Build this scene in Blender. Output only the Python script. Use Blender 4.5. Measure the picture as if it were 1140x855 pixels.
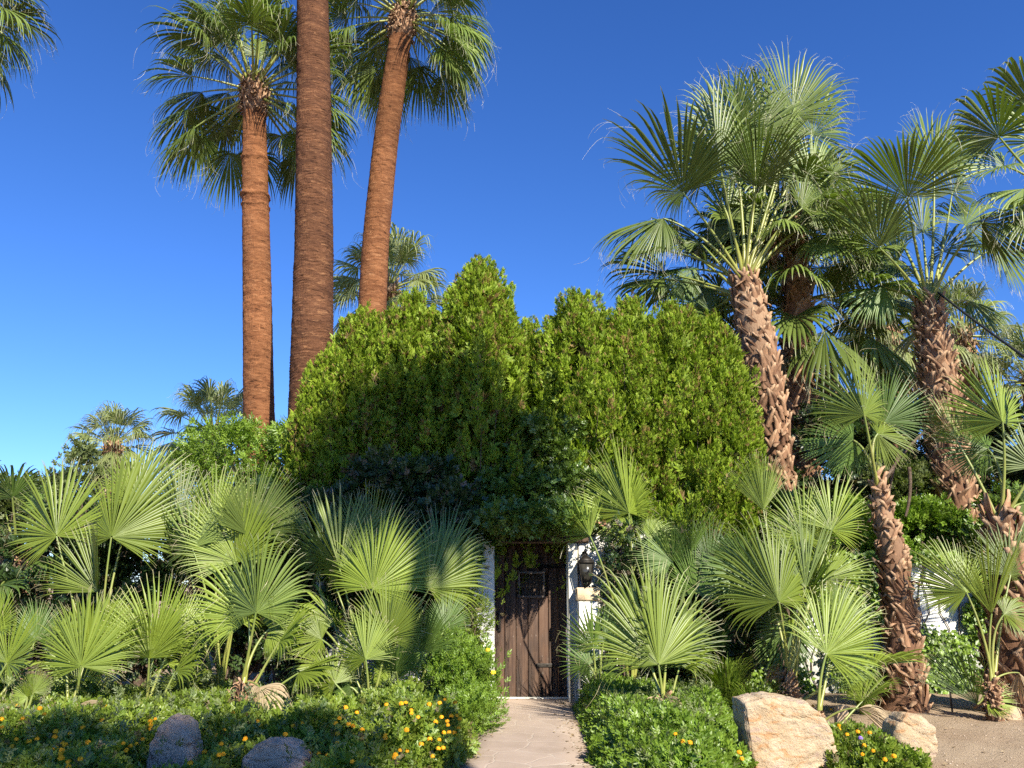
import bpy, math, random
import numpy as np

for o in list(bpy.data.objects):
    bpy.data.objects.remove(o)
SC = bpy.context.scene
COL = SC.collection
rad = math.radians

# ------------------------------------------------------------------ camera
CAM_Z, PITCH, FPX = 1.5, rad(13.5), 930.0
cam_d = bpy.data.cameras.new('camera')
cam_d.sensor_fit = 'HORIZONTAL'; cam_d.sensor_width = 36.0
cam_d.lens = 36.0 * FPX / 1140.0
cam_d.clip_start = 0.05; cam_d.clip_end = 3000
cam = bpy.data.objects.new('camera', cam_d); COL.objects.link(cam)
cam.location = (0, 0, CAM_Z); cam.rotation_euler = (math.pi / 2 + PITCH, 0, 0)
SC.camera = cam

# ------------------------------------------------------------------ sky, sun, exposure
SUN_EL, SUN_AZ = rad(37), rad(153)        # azimuth clockwise from +Y: behind the camera, to its right
SUN = np.array([math.cos(SUN_EL) * math.sin(SUN_AZ), math.cos(SUN_EL) * math.cos(SUN_AZ), math.sin(SUN_EL)])
world = bpy.data.worlds.new('World'); SC.world = world; world.use_nodes = True
nt = world.node_tree
bg = nt.nodes['Background']; bg.inputs['Strength'].default_value = 0.084
sky = nt.nodes.new('ShaderNodeTexSky'); sky.sky_type = 'NISHITA'; sky.sun_disc = False
sky.sun_elevation = SUN_EL; sky.sun_rotation = SUN_AZ
sky.air_density = 1.0; sky.dust_density = 0.15; sky.ozone_density = 3.5; sky.altitude = 150
sep = nt.nodes.new('ShaderNodeSeparateColor'); cmb = nt.nodes.new('ShaderNodeCombineColor')   # clear desert air: deeper blue overhead
nt.links.new(sky.outputs[0], sep.inputs[0])
for k_, (a_, g_) in enumerate(((0.70, 1.27), (0.90, 1.15), (1.36, 1.09))):
    m1 = nt.nodes.new('ShaderNodeMath'); m1.operation = 'MULTIPLY'; m1.inputs[1].default_value = 0.1
    m2 = nt.nodes.new('ShaderNodeMath'); m2.operation = 'POWER'; m2.inputs[1].default_value = g_
    m3 = nt.nodes.new('ShaderNodeMath'); m3.operation = 'MULTIPLY'; m3.inputs[1].default_value = a_ * 10
    nt.links.new(sep.outputs[k_], m1.inputs[0]); nt.links.new(m1.outputs[0], m2.inputs[0]); nt.links.new(m2.outputs[0], m3.inputs[0]); nt.links.new(m3.outputs[0], cmb.inputs[k_])
nt.links.new(cmb.outputs[0], bg.inputs[0])
sun_d = bpy.data.lights.new('sun', 'SUN'); sun_d.energy = 5.0; sun_d.angle = rad(0.53); sun_d.color = (1, 0.935, 0.80)
sun = bpy.data.objects.new('sun', sun_d); COL.objects.link(sun)
sun.rotation_euler = (math.pi / 2 - SUN_EL, 0, math.pi - SUN_AZ)
SC.view_settings.view_transform = 'Standard'; SC.view_settings.look = 'None'
SC.view_settings.gamma = 1.0; SC.view_settings.exposure = 0.95
SC.view_settings.use_curve_mapping = False
SC.render.engine = 'CYCLES'
cy = SC.cycles
cy.max_bounces = 6; cy.diffuse_bounces = 3; cy.glossy_bounces = 2; cy.transmission_bounces = 3
cy.transparent_max_bounces = 4; cy.caustics_reflective = False; cy.caustics_refractive = False
cy.use_denoising = False
cy.use_adaptive_sampling = True; cy.adaptive_threshold = 0.02

# ------------------------------------------------------------------ helpers
CP, SP = math.cos(PITCH), math.sin(PITCH)
RIGHT = np.array([1., 0, 0]); UPS = np.array([0, -SP, CP]); FWD = np.array([0, CP, SP])
UP = np.array([0, 0, 1.])

def P(px, py, Y):
    """world point seen at photo pixel (px, py) standing at depth Y"""
    d = FWD + (px - 570) / FPX * RIGHT + (427.5 - py) / FPX * UPS
    return np.array([0, 0, CAM_Z]) + d * (Y / d[1])

def mpp(px, py, Y):
    """metres per photo pixel there"""
    q = P(px, py, Y) - np.array([0, 0, CAM_Z])
    return float(q @ FWD) / FPX

def nrm(v):
    v = np.asarray(v, float)
    return v / (np.linalg.norm(v, axis=-1, keepdims=True) + 1e-9)

def rng_(s):
    return np.random.default_rng(s)

class Buf:
    def __init__(s):
        s.V = []; s.F = []; s.C = []; s.n = 0
    def add(s, V, F, C=None):
        V = np.asarray(V, float).reshape(-1, 3); F = np.asarray(F, int)
        if C is None: C = np.full((len(V), 3), 0.5)
        C = np.asarray(C, float)
        if C.ndim == 1: C = np.tile(C, (len(V), 1))
        s.V.append(V); s.C.append(C); s.F.append(F + s.n); s.n += len(V)
    def join(s, o):
        for V, F, C in zip(o.V, o.F_local(), o.C): s.add(V, F, C)
    def F_local(s):
        out = []; k = 0
        for V, F in zip(s.V, s.F): out.append(F - k); k += len(V)
        return out

ORIG = {}
def build(name, buf, mat, parent=None, smooth=False, loc=None):
    V = np.concatenate(buf.V); C = np.concatenate(buf.C)
    org = ORIG.get(parent.name, np.zeros(3)) if parent else (np.array(loc, float) if loc is not None else np.zeros(3))
    V = V - org
    me = bpy.data.meshes.new(name)
    loops = np.concatenate([f.reshape(-1) for f in buf.F])
    sizes = np.concatenate([np.full(len(f), f.shape[1]) for f in buf.F])
    starts = np.concatenate([[0], np.cumsum(sizes)[:-1]])
    me.vertices.add(len(V)); me.vertices.foreach_set('co', V.reshape(-1).astype(np.float32))
    me.loops.add(len(loops)); me.loops.foreach_set('vertex_index', loops.astype(np.int32))
    me.polygons.add(len(sizes)); me.polygons.foreach_set('loop_start', starts.astype(np.int32))
    me.update(calc_edges=True)
    a = me.color_attributes.new('Col', 'FLOAT_COLOR', 'POINT')
    a.data.foreach_set('color', np.concatenate([C, np.ones((len(C), 1))], 1).reshape(-1).astype(np.float32))
    if smooth: me.polygons.foreach_set('use_smooth', np.ones(len(sizes), bool))
    me.materials.append(mat)
    o = bpy.data.objects.new(name, me); COL.objects.link(o)
    if parent:
        o.parent = parent; ORIG[o.name] = org
    else:
        o.location = org; ORIG[o.name] = org
    return o

def tag(o, label=None, cat=None, group=None, kind=None):
    if label: o['label'] = label
    if cat: o['category'] = cat
    if group: o['group'] = group
    if kind: o['kind'] = kind
    return o

def thing(name, label, cat, loc, group=None):
    o = bpy.data.objects.new(name, None); COL.objects.link(o)
    o.empty_display_size = 0.2
    o.location = [float(v) for v in loc]; ORIG[o.name] = np.array(loc, float)
    return tag(o, label, cat, group)

# ------------------------------------------------------------------ materials
def newmat(name):
    m = bpy.data.materials.new(name); m.use_nodes = True
    t = m.node_tree; b = t.nodes['Principled BSDF']
    return m, t, b
def N(t, kind, **kw):
    n = t.nodes.new(kind)
    for k, v in kw.items():
        if k in n.inputs: n.inputs[k].default_value = v
        else: setattr(n, k, v)
    return n
def mixc(t, fac, a, b, blend='MIX'):
    n = t.nodes.new('ShaderNodeMix'); n.data_type = 'RGBA'; n.blend_type = blend
    for sock, v in ((n.inputs['Factor'], fac), (n.inputs[6], a), (n.inputs[7], b)):
        if hasattr(v, 'default_value') or hasattr(v, 'is_linked'): t.links.new(v, sock)
        elif isinstance(v, (int, float)): sock.default_value = v
        else: sock.default_value = (*v, 1)
    return n.outputs[2]
def ramp(t, src, stops):
    n = t.nodes.new('ShaderNodeMapRange'); n.inputs['From Min'].default_value = stops[0]; n.inputs['From Max'].default_value = stops[1]
    n.inputs['To Min'].default_value = stops[2] if len(stops) > 2 else 0; n.inputs['To Max'].default_value = stops[3] if len(stops) > 2 else 1
    t.links.new(src, n.inputs['Value']); return n.outputs[0]
def noise(t, scale, detail=4, rough=0.55, stretch=None, out='Fac', dist=0.0):
    n = N(t, 'ShaderNodeTexNoise', Scale=scale, Detail=detail, Roughness=rough, Distortion=dist)
    tc = t.nodes.new('ShaderNodeTexCoord')
    if stretch is not None:
        mp = t.nodes.new('ShaderNodeMapping'); mp.inputs['Scale'].default_value = stretch
        t.links.new(tc.outputs['Object'], mp.inputs[0]); t.links.new(mp.outputs[0], n.inputs['Vector'])
    else:
        t.links.new(tc.outputs['Object'], n.inputs['Vector'])
    return n.outputs[out]
def bump(t, b, src, strength, dist=0.02):
    n = N(t, 'ShaderNodeBump', Strength=strength, Distance=dist)
    t.links.new(src, n.inputs['Height']); t.links.new(n.outputs[0], b.inputs['Normal'])

def leaf_mat(name, c1, c2, tip, tipr=(0.88, 1.0), rough=0.42, transl=0.3, tcol=None, spec=0.5, odd=None):
    """attribute Col: r = along the leaf, g = per-blade random, b = per-clump random"""
    m, t, b = newmat(name)
    at = t.nodes.new('ShaderNodeAttribute'); at.attribute_name = 'Col'
    sp = t.nodes.new('ShaderNodeSeparateColor'); t.links.new(at.outputs['Color'], sp.inputs[0])
    c = mixc(t, sp.outputs[1], c1, c2)
    if odd is not None:                       # a share of dead or odd-coloured pieces
        c = mixc(t, ramp(t, sp.outputs[1], (odd[1], odd[1] + 0.01)), c, odd[0])
    c = mixc(t, ramp(t, sp.outputs[0], tipr), c, tip)
    hs = t.nodes.new('ShaderNodeHueSaturation')
    t.links.new(ramp(t, sp.outputs[2], (0, 1, 0.72, 1.28)), hs.inputs['Value'])
    t.links.new(c, hs.inputs['Color']); c = hs.outputs[0]
    t.links.new(c, b.inputs['Base Color']); b.inputs['Roughness'].default_value = rough
    b.inputs['Specular IOR Level'].default_value = spec
    tr = t.nodes.new('ShaderNodeBsdfTranslucent')
    tc = mixc(t, 1.0, c, tcol or (1.15, 1.35, 0.55), 'MULTIPLY'); t.links.new(tc, tr.inputs[0])
    mx = t.nodes.new('ShaderNodeMixShader'); mx.inputs[0].default_value = transl
    t.links.new(b.outputs[0], mx.inputs[1]); t.links.new(tr.outputs[0], mx.inputs[2])
    t.links.new(mx.outputs[0], t.nodes['Material Output'].inputs['Surface'])
    return m

M = {}
M['palm'] = leaf_mat('palm_leaf', (0.145, 0.198, 0.02), (0.225, 0.285, 0.034), (0.42, 0.35, 0.2), (0.88, 1.0), rough=0.42, transl=0.2)
M['palm_gray'] = leaf_mat('grey_palm_leaf', (0.10, 0.145, 0.026), (0.17, 0.22, 0.046), (0.45, 0.42, 0.27), (0.88, 1.0), rough=0.4, transl=0.22, spec=0.42)
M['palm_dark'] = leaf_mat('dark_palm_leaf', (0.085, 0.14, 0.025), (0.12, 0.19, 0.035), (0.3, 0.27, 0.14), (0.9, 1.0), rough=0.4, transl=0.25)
M['palm_far'] = leaf_mat('pale_palm_leaf', (0.19, 0.225, 0.075), (0.29, 0.32, 0.125), (0.5, 0.45, 0.28), (0.85, 1.0), rough=0.4, transl=0.3)
M['palm_dead'] = leaf_mat('dead_palm_leaf', (0.28, 0.2, 0.11), (0.4, 0.31, 0.19), (0.45, 0.36, 0.24), rough=0.75, transl=0.15, tcol=(1, 0.9, 0.6), spec=0.2)
M['arbor'] = leaf_mat('arborvitae_spray', (0.16, 0.255, 0.014), (0.29, 0.385, 0.028), (0.42, 0.5, 0.06), (0.6, 1.0), rough=0.55, transl=0.22, spec=0.3, odd=((0.27, 0.18, 0.06), 0.91))
M['privet'] = leaf_mat('privet_leaf', (0.08, 0.14, 0.02), (0.14, 0.21, 0.032), (0.13, 0.19, 0.05), rough=0.33, transl=0.2)
M['bright'] = leaf_mat('bright_leaf', (0.13, 0.215, 0.022), (0.21, 0.31, 0.035), (0.22, 0.31, 0.05), rough=0.4, transl=0.3)
M['cover'] = leaf_mat('ground_leaf', (0.125, 0.195, 0.02), (0.225, 0.285, 0.034), (0.24, 0.3, 0.05), rough=0.45, transl=0.28, odd=((0.2, 0.16, 0.07), 0.96))
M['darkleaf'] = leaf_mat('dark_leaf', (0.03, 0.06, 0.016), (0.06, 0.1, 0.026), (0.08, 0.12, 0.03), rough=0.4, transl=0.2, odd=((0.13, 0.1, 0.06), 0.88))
M['olive'] = leaf_mat('olive_leaf', (0.1, 0.13, 0.04), (0.16, 0.19, 0.055), (0.2, 0.22, 0.08), rough=0.5, transl=0.25)
M['petal'] = leaf_mat('orange_petal', (0.85, 0.36, 0.01), (0.9, 0.5, 0.02), (0.9, 0.5, 0.03), rough=0.5, transl=0.2, tcol=(1, 1, 1), spec=0.2)
M['petal_y'] = leaf_mat('yellow_petal', (0.85, 0.6, 0.02), (0.9, 0.7, 0.05), (0.9, 0.7, 0.05), rough=0.5, transl=0.2, tcol=(1, 1, 1), spec=0.2)
M['petal_v'] = leaf_mat('violet_petal', (0.35, 0.2, 0.6), (0.45, 0.3, 0.7), (0.45, 0.3, 0.7), rough=0.5, transl=0.2, tcol=(1, 1, 1), spec=0.2)

def m_stalk():
    m, t, b = newmat('leaf_stalk')
    at = t.nodes.new('ShaderNodeAttribute'); at.attribute_name = 'Col'
    sp = t.nodes.new('ShaderNodeSeparateColor'); t.links.new(at.outputs['Color'], sp.inputs[0])
    c = mixc(t, sp.outputs[0], (0.3, 0.3, 0.06), (0.17, 0.23, 0.05))
    c = mixc(t, ramp(t, noise(t, 14, stretch=(1, 1, 0.2)), (0.45, 0.75, 0, 0.6)), c, (0.32, 0.28, 0.1))
    t.links.new(c, b.inputs['Base Color']); b.inputs['Roughness'].default_value = 0.38
    return m
M['stalk'] = m_stalk()

def m_trunk(name, ca, cb, cc, ring=11.0, bs=0.8):
    m, t, b = newmat(name)
    n1 = noise(t, 2.2, 5, 0.62, (1, 1, 5))
    n2 = noise(t, ring, 6, 0.72, (0.4, 0.4, 1.7), dist=1.1)
    n3 = noise(t, 20, 5, 0.65, (2.2, 2.2, 0.35))
    c = mixc(t, ramp(t, n1, (0.32, 0.68)), ca, cb)
    c = mixc(t, ramp(t, n2, (0.55, 0.72)), c, cc)
    c = mixc(t, ramp(t, n2, (0.46, 0.34)), c, tuple(v * 0.3 for v in ca))
    c = mixc(t, ramp(t, n3, (0.6, 0.75, 0, 0.8)), c, tuple(min(1, v * 1.7) for v in cb))
    t.links.new(c, b.inputs['Base Color']); b.inputs['Roughness'].default_value = 0.9
    b.inputs['Specular IOR Level'].default_value = 0.15
    n4 = noise(t, 0.55, 4, 0.6, (1, 1, 1)); n5 = noise(t, 5.5, 6, 0.75, (1, 1, 1.3), dist=1.2)
    hs = t.nodes.new('ShaderNodeHueSaturation'); t.links.new(ramp(t, n4, (0.3, 0.7, 0.65, 1.3)), hs.inputs['Value'])
    t.links.new(mixc(t, ramp(t, n5, (0.56, 0.68, 0, 0.7)), c, tuple(v * 0.45 for v in cb)), hs.inputs['Color']); t.links.new(hs.outputs[0], b.inputs['Base Color'])
    add = t.nodes.new('ShaderNodeMath'); add.operation = 'ADD'
    t.links.new(n2, add.inputs[0]); t.links.new(n3, add.inputs[1])
    bump(t, b, add.outputs[0], bs, 0.035)
    return m
M['bark_red'] = m_trunk('shaved_palm_bark', (0.15, 0.058, 0.025), (0.28, 0.118, 0.05), (0.40, 0.2, 0.095))
M['bark_dark'] = m_trunk('dark_palm_bark', (0.085, 0.037, 0.02), (0.16, 0.07, 0.034), (0.36, 0.18, 0.085), 13)
M['wood_bark'] = m_trunk('tree_bark', (0.12, 0.085, 0.06), (0.2, 0.14, 0.1), (0.25, 0.2, 0.15), 12)

def m_boot():
    m, t, b = newmat('leaf_base_husk')
    at = t.nodes.new('ShaderNodeAttribute'); at.attribute_name = 'Col'
    sp = t.nodes.new('ShaderNodeSeparateColor'); t.links.new(at.outputs['Color'], sp.inputs[0])
    c = mixc(t, sp.outputs[1], (0.15, 0.075, 0.042), (0.40, 0.225, 0.125))
    c = mixc(t, ramp(t, sp.outputs[0], (0.55, 1.0, 0, 0.75)), c, (0.52, 0.35, 0.21))
    n = noise(t, 30, 5, 0.7, (1, 1, 0.3))
    c = mixc(t, ramp(t, n, (0.5, 0.75, 0, 0.8)), c, (0.13, 0.075, 0.045))
    t.links.new(c, b.inputs['Base Color']); b.inputs['Roughness'].default_value = 0.85
    b.inputs['Specular IOR Level'].default_value = 0.2
    bump(t, b, n, 0.7, 0.02)
    return m
M['boot'] = m_boot()

def m_simple(name, ca, cb, scale=6, rough=0.8, bs=0.4, stretch=None, metal=0.0, bd=0.01, lo=0.35, hi=0.65):
    m, t, b = newmat(name)
    n = noise(t, scale, 6, 0.65, stretch)
    t.links.new(mixc(t, ramp(t, n, (lo, hi)), ca, cb), b.inputs['Base Color'])
    b.inputs['Roughness'].default_value = rough; b.inputs['Metallic'].default_value = metal
    if bs: bump(t, b, n, bs, bd)
    return m
M['fibre'] = m_simple('palm_fibre', (0.22, 0.11, 0.06), (0.42, 0.25, 0.14), 25, 0.95, 0.8)
M['stucco'] = m_simple('white_stucco', (0.68, 0.66, 0.6), (0.78, 0.76, 0.7), 3, 0.9, 0.35, bd=0.02)
M['cream'] = m_simple('cream_trim', (0.62, 0.6, 0.5), (0.72, 0.69, 0.6), 9, 0.8, 0.3)
M['tan'] = m_simple('tan_stone', (0.48, 0.36, 0.22), (0.6, 0.47, 0.3), 9, 0.85, 0.4)
M['iron'] = m_simple('black_iron', (0.02, 0.018, 0.016), (0.06, 0.05, 0.04), 30, 0.55, 0.2, metal=0.6)
M['glass'] = m_simple('seeded_glass', (0.03, 0.028, 0.024), (0.06, 0.055, 0.045), 20, 0.2, 0.1)
M['clay'] = m_simple('clay_tile', (0.32, 0.12, 0.065), (0.44, 0.22, 0.13), 14, 0.85, 0.4)
M['beam'] = m_simple('dark_beam', (0.05, 0.03, 0.018), (0.1, 0.06, 0.035), 10, 0.85, 0.6, stretch=(0.4, 3, 3))
M['cable'] = m_simple('black_cable', (0.012, 0.012, 0.014), (0.02, 0.02, 0.02), 10, 0.6, 0)
M['asphalt'] = m_simple('asphalt', (0.04, 0.04, 0.042), (0.065, 0.063, 0.06), 60, 0.9, 0.4)
M['kerb'] = m_simple('concrete', (0.35, 0.33, 0.3), (0.45, 0.43, 0.39), 20, 0.9, 0.3)

def m_rock(name, ca, cb, cc, pink):
    m, t, b = newmat(name)
    n1 = noise(t, 3.0, 6, 0.6, dist=0.8); n2 = noise(t, 14, 7, 0.7); n3 = noise(t, 5, 4, 0.5, (1, 1, 2.6), dist=1.6)
    c = mixc(t, ramp(t, n1, (0.38, 0.62)), ca, cb)
    c = mixc(t, ramp(t, n3, (0.55, 0.66, 0, 0.85)), c, cc)
    c = mixc(t, ramp(t, n3, (0.42, 0.36, 0, 0.6)), c, pink)
    c = mixc(t, ramp(t, n2, (0.36, 0.26, 0, 0.8)), c, tuple(v * 0.4 for v in cc))
    t.links.new(c, b.inputs['Base Color']); b.inputs['Roughness'].default_value = 0.82
    tc = t.nodes.new('ShaderNodeTexCoord'); vd = t.nodes.new('ShaderNodeVectorMath'); vd.operation = 'MULTIPLY_ADD'
    t.links.new(noise(t, 4, 4, 0.6, out='Color'), vd.inputs[0]); vd.inputs[1].default_value = (.35, .35, .35); t.links.new(tc.outputs['Object'], vd.inputs[2])
    vo = N(t, 'ShaderNodeTexVoronoi', feature='DISTANCE_TO_EDGE', Scale=4.5); t.links.new(vd.outputs[0], vo.inputs['Vector'])
    cr = ramp(t, vo.outputs['Distance'], (0.0, 0.035)); ml = t.nodes.new('ShaderNodeMath'); ml.operation = 'ADD'
    t.links.new(cr, ml.inputs[0]); t.links.new(n2, ml.inputs[1])
    bump(t, b, n2, 1.0, 0.04)
    return m
M['rock'] = m_rock('cream_boulder_rock', (0.46, 0.33, 0.19), (0.56, 0.44, 0.29), (0.46, 0.24, 0.10), (0.40, 0.27, 0.22))
M['rock_grey'] = m_rock('grey_boulder_rock', (0.42, 0.30, 0.215), (0.54, 0.40, 0.29), (0.44, 0.27, 0.17), (0.4, 0.27, 0.21))

def m_dirt():
    m, t, b = newmat('sandy_dirt')
    n1 = noise(t, 0.9, 5, 0.6); n2 = noise(t, 40, 6, 0.75); n3 = noise(t, 7, 6, 0.7)
    c = mixc(t, ramp(t, n1, (0.35, 0.65)), (0.33, 0.235, 0.15), (0.41, 0.31, 0.205))
    c = mixc(t, ramp(t, n2, (0.55, 0.7, 0, 0.5)), c, (0.5, 0.4, 0.28))
    c = mixc(t, ramp(t, n3, (0.45, 0.3, 0, 0.5)), c, (0.22, 0.15, 0.1))
    t.links.new(c, b.inputs['Base Color']); b.inputs['Roughness'].default_value = 0.95
    b.inputs['Specular IOR Level'].default_value = 0.1
    add = t.nodes.new('ShaderNodeMath'); add.operation = 'ADD'
    t.links.new(n2, add.inputs[0]); t.links.new(n3, add.inputs[1]); bump(t, b, add.outputs[0], 0.7, 0.03)
    return m
M['dirt'] = m_dirt()

def m_path():
    m, t, b = newmat('flagstone_path')
    tc = t.nodes.new('ShaderNodeTexCoord')
    nz = noise(t, 2.5, 3, 0.5, out='Color')
    ad = t.nodes.new('ShaderNodeVectorMath'); ad.operation = 'MULTIPLY_ADD'
    t.links.new(nz, ad.inputs[0]); ad.inputs[1].default_value = (0.22, 0.22, 0); t.links.new(tc.outputs['Object'], ad.inputs[2])
    v = N(t, 'ShaderNodeTexVoronoi', feature='DISTANCE_TO_EDGE', Scale=2.3); t.links.new(ad.outputs[0], v.inputs['Vector'])
    v2 = N(t, 'ShaderNodeTexVoronoi', Scale=2.3); t.links.new(ad.outputs[0], v2.inputs['Vector'])
    n1 = noise(t, 3, 6, 0.65); n2 = noise(t, 45, 5, 0.7)
    sp = t.nodes.new('ShaderNodeSeparateColor'); t.links.new(v2.outputs['Color'], sp.inputs[0])
    c = mixc(t, sp.outputs[0], (0.34, 0.255, 0.19), (0.41, 0.315, 0.24))
    c = mixc(t, ramp(t, n1, (0.35, 0.7, 0, 0.6)), c, (0.48, 0.37, 0.29))
    c = mixc(t, ramp(t, n2, (0.6, 0.8, 0, 0.4)), c, (0.27, 0.19, 0.14))
    c = mixc(t, ramp(t, v.outputs['Distance'], (0.016, 0.006, 0, 0.75)), c, (0.5, 0.42, 0.33))
    t.links.new(c, b.inputs['Base Color']); b.inputs['Roughness'].default_value = 0.85
    bump(t, b, ramp(t, v.outputs['Distance'], (0.0, 0.03)), 0.4, 0.008)
    return m
M['path'] = m_path()

def m_door():
    m, t, b = newmat('weathered_door_wood')
    n1 = noise(t, 9, 6, 0.7, (3, 1, 0.25)); n2 = noise(t, 3, 4, 0.6, (2, 1, 0.7)); n3 = noise(t, 35, 4, 0.7, (1, 1, 0.3))
    at = t.nodes.new('ShaderNodeAttribute'); at.attribute_name = 'Col'
    sp = t.nodes.new('ShaderNodeSeparateColor'); t.links.new(at.outputs['Color'], sp.inputs[0])
    c = mixc(t, sp.outputs[1], (0.036, 0.016, 0.008), (0.075, 0.033, 0.016))
    c = mixc(t, ramp(t, n1, (0.4, 0.65)), c, (0.115, 0.063, 0.036))
    c = mixc(t, ramp(t, n2, (0.5, 0.35, 0, 0.7)), c, (0.06, 0.034, 0.022))
    c = mixc(t, ramp(t, n3, (0.66, 0.74, 0, 0.7)), c, (0.42, 0.36, 0.3))
    t.links.new(c, b.inputs['Base Color']); b.inputs['Roughness'].default_value = 0.75
    bump(t, b, n1, 0.7, 0.012)
    return m
M['door'] = m_door()

# ------------------------------------------------------------------ generic geometry
def tube(buf, pts, radii, sides=8, C=None, flat=1.0, cap=True):
    pts = np.asarray(pts, float); n = len(pts); radii = np.broadcast_to(radii, (n,))
    tan = nrm(np.gradient(pts, axis=0))
    ref = np.array([1., 0, 0]) if abs(tan[0][0]) < 0.9 else np.array([0, 1., 0])
    a = nrm(np.cross(tan, ref)); b = np.cross(tan, a)
    ang = np.linspace(0, 2 * np.pi, sides, endpoint=False)
    V = pts[:, None] + radii[:, None, None] * (np.cos(ang)[None, :, None] * a[:, None] * flat + np.sin(ang)[None, :, None] * b[:, None])
    i = np.arange(n - 1)[:, None] * sides; j = np.arange(sides)[None]
    F = np.stack([i + j, i + (j + 1) % sides, i + sides + (j + 1) % sides, i + sides + j], -1).reshape(-1, 4)
    col = np.zeros((n, sides, 3)); col[..., 0] = np.linspace(0, 1, n)[:, None]
    col[..., 1] = 0.5 if C is None else C; col[..., 2] = 0.5
    buf.add(V, F, col.reshape(-1, 3))
    if cap:
        for e in (0, n - 1):
            buf.add(np.vstack([V[e], pts[e]]), [[k, (k + 1) % sides, sides] for k in range(sides)], np.tile(col[e, 0], (sides + 1, 1)))

def bez(a, b, c, n=12):
    t = np.linspace(0, 1, n)[:, None]
    return (1 - t) ** 2 * a + 2 * t * (1 - t) * b + t * t * c

def box(buf, x0, x1, y0, y1, z0, z1, bev=0.0, C=None):
    x0, x1 = min(x0, x1), max(x0, x1)
    e = min(bev, (x1 - x0) / 3, (y1 - y0) / 3, (z1 - z0) / 3)
    if e <= 0:
        V = [(x, y, z) for x in (x0, x1) for y in (y0, y1) for z in (z0, z1)]
        buf.add(V, [[0, 1, 3, 2], [4, 6, 7, 5], [0, 4, 5, 1], [2, 3, 7, 6], [0, 2, 6, 4], [1, 5, 7, 3]], C); return
    V = []; idx = {}
    for sx in (0, 1):
        for sy in (0, 1):
            for sz in (0, 1):
                cx, cy_, cz = (x1 if sx else x0), (y1 if sy else y0), (z1 if sz else z0)
                ix, iy, iz = (-e if sx else e), (-e if sy else e), (-e if sz else e)
                idx[sx, sy, sz] = len(V)
                V += [(cx, cy_ + iy, cz + iz), (cx + ix, cy_, cz + iz), (cx + ix, cy_ + iy, cz)]
    Q = []
    g = lambda s, k: idx[s] + k
    for s in (0, 1):
        Q.append([g((s, 0, 0), 0), g((s, 1, 0), 0), g((s, 1, 1), 0), g((s, 0, 1), 0)])
        Q.append([g((0, s, 0), 1), g((1, s, 0), 1), g((1, s, 1), 1), g((0, s, 1), 1)])
        Q.append([g((0, 0, s), 2), g((1, 0, s), 2), g((1, 1, s), 2), g((0, 1, s), 2)])
    for a in (0, 1):
        for b in (0, 1):
            Q.append([g((a, b, 0), 0), g((a, b, 1), 0), g((a, b, 1), 1), g((a, b, 0), 1)])
            Q.append([g((a, 0, b), 0), g((a, 1, b), 0), g((a, 1, b), 2), g((a, 0, b), 2)])
            Q.append([g((0, a, b), 1), g((1, a, b), 1), g((1, a, b), 2), g((0, a, b), 2)])
    T = [[idx[s], idx[s] + 1, idx[s] + 2] for s in idx]
    V = np.array(V)
    n0 = len(V)
    buf.add(V, Q, C); buf.F.append(np.array(T) + buf.n - n0)
    buf.V.append(np.zeros((0, 3))); buf.C.append(np.zeros((0, 3)))

def scatter(buf, tv, tf, tr, pos, fdir, up, scale, clump, rnd):
    """copies of a small template (y = forward, z = normal) at many places"""
    f = nrm(fdir); s = nrm(np.cross(f, up)); u = np.cross(s, f)
    R = np.stack([s, f, u], 1)                               # n,3(local),3(world)
    V = np.einsum('kc,ncw->nkw', tv, R) * np.asarray(scale)[:, None, None] + pos[:, None]
    n, k = len(pos), len(tv)
    F = (tf[None] + (np.arange(n) * k)[:, None, None]).reshape(-1, tf.shape[1])
    C = np.zeros((n, k, 3)); C[..., 0] = tr[None]; C[..., 1] = rnd[:, None]; C[..., 2] = clump[:, None]
    buf.add(V.reshape(-1, 3), F, C.reshape(-1, 3))

def tmpl_leaf(w=0.36):
    v = np.array([[0, 0, 0], [w, .45, .1], [0, 1, -.08], [-w, .45, .1]], float)
    return v, np.array([[0, 1, 2], [0, 2, 3]]), np.array([0, .5, .8, .5])
def tmpl_sprig(n=6, w=0.3, seed=1, ln=0.55):
    r = rng_(seed); V = []; F = []; T = []
    for i in range(n):
        a = (1 if i % 2 else -1) * r.uniform(0.5, 1.1); y = i / n * 0.75
        if i == n - 1: a = 0
        v, f, t = tmpl_leaf(w)
        v = v * ln * r.uniform(0.8, 1.15); c, s = math.cos(a), math.sin(a)
        v = np.stack([v[:, 0] * c + v[:, 1] * s, -v[:, 0] * s + v[:, 1] * c + y, v[:, 2] + r.uniform(-.1, .15) + v[:, 1] * r.uniform(-.3, .35)], 1)
        F.append(f + len(V) * 4); V.append(v); T.append(t)
    return np.concatenate(V), np.concatenate(F), np.concatenate(T)
def tmpl_spray(seed=2):
    r = rng_(seed); V = []; F = []; T = []
    for i, a in enumerate([0, .45, -.45, .8, -.8, .3, -.3, .65]):
        y = [0.25, .1, .15, 0, 0.03, .4, .38, .3][i]; L = [0.75, .6, .6, .45, .45, .4, .42, .35][i]
        w = 0.075
        v = np.array([[0, 0, 0], [w, L * .5, .05], [0, L, -.03], [-w, L * .5, .05]])
        c, s = math.cos(a), math.sin(a); zz = r.uniform(-.35, .35)
        v = np.stack([v[:, 0] * c + v[:, 1] * s, -v[:, 0] * s + v[:, 1] * c + y, v[:, 2] + zz * v[:, 1]], 1)
        F.append(np.array([[0, 1, 2, 3]]) + len(V) * 4); V.append(v); T.append(np.clip(v[:, 1], 0, 1))
    return np.concatenate(V), np.concatenate(F), np.concatenate(T)
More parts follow.
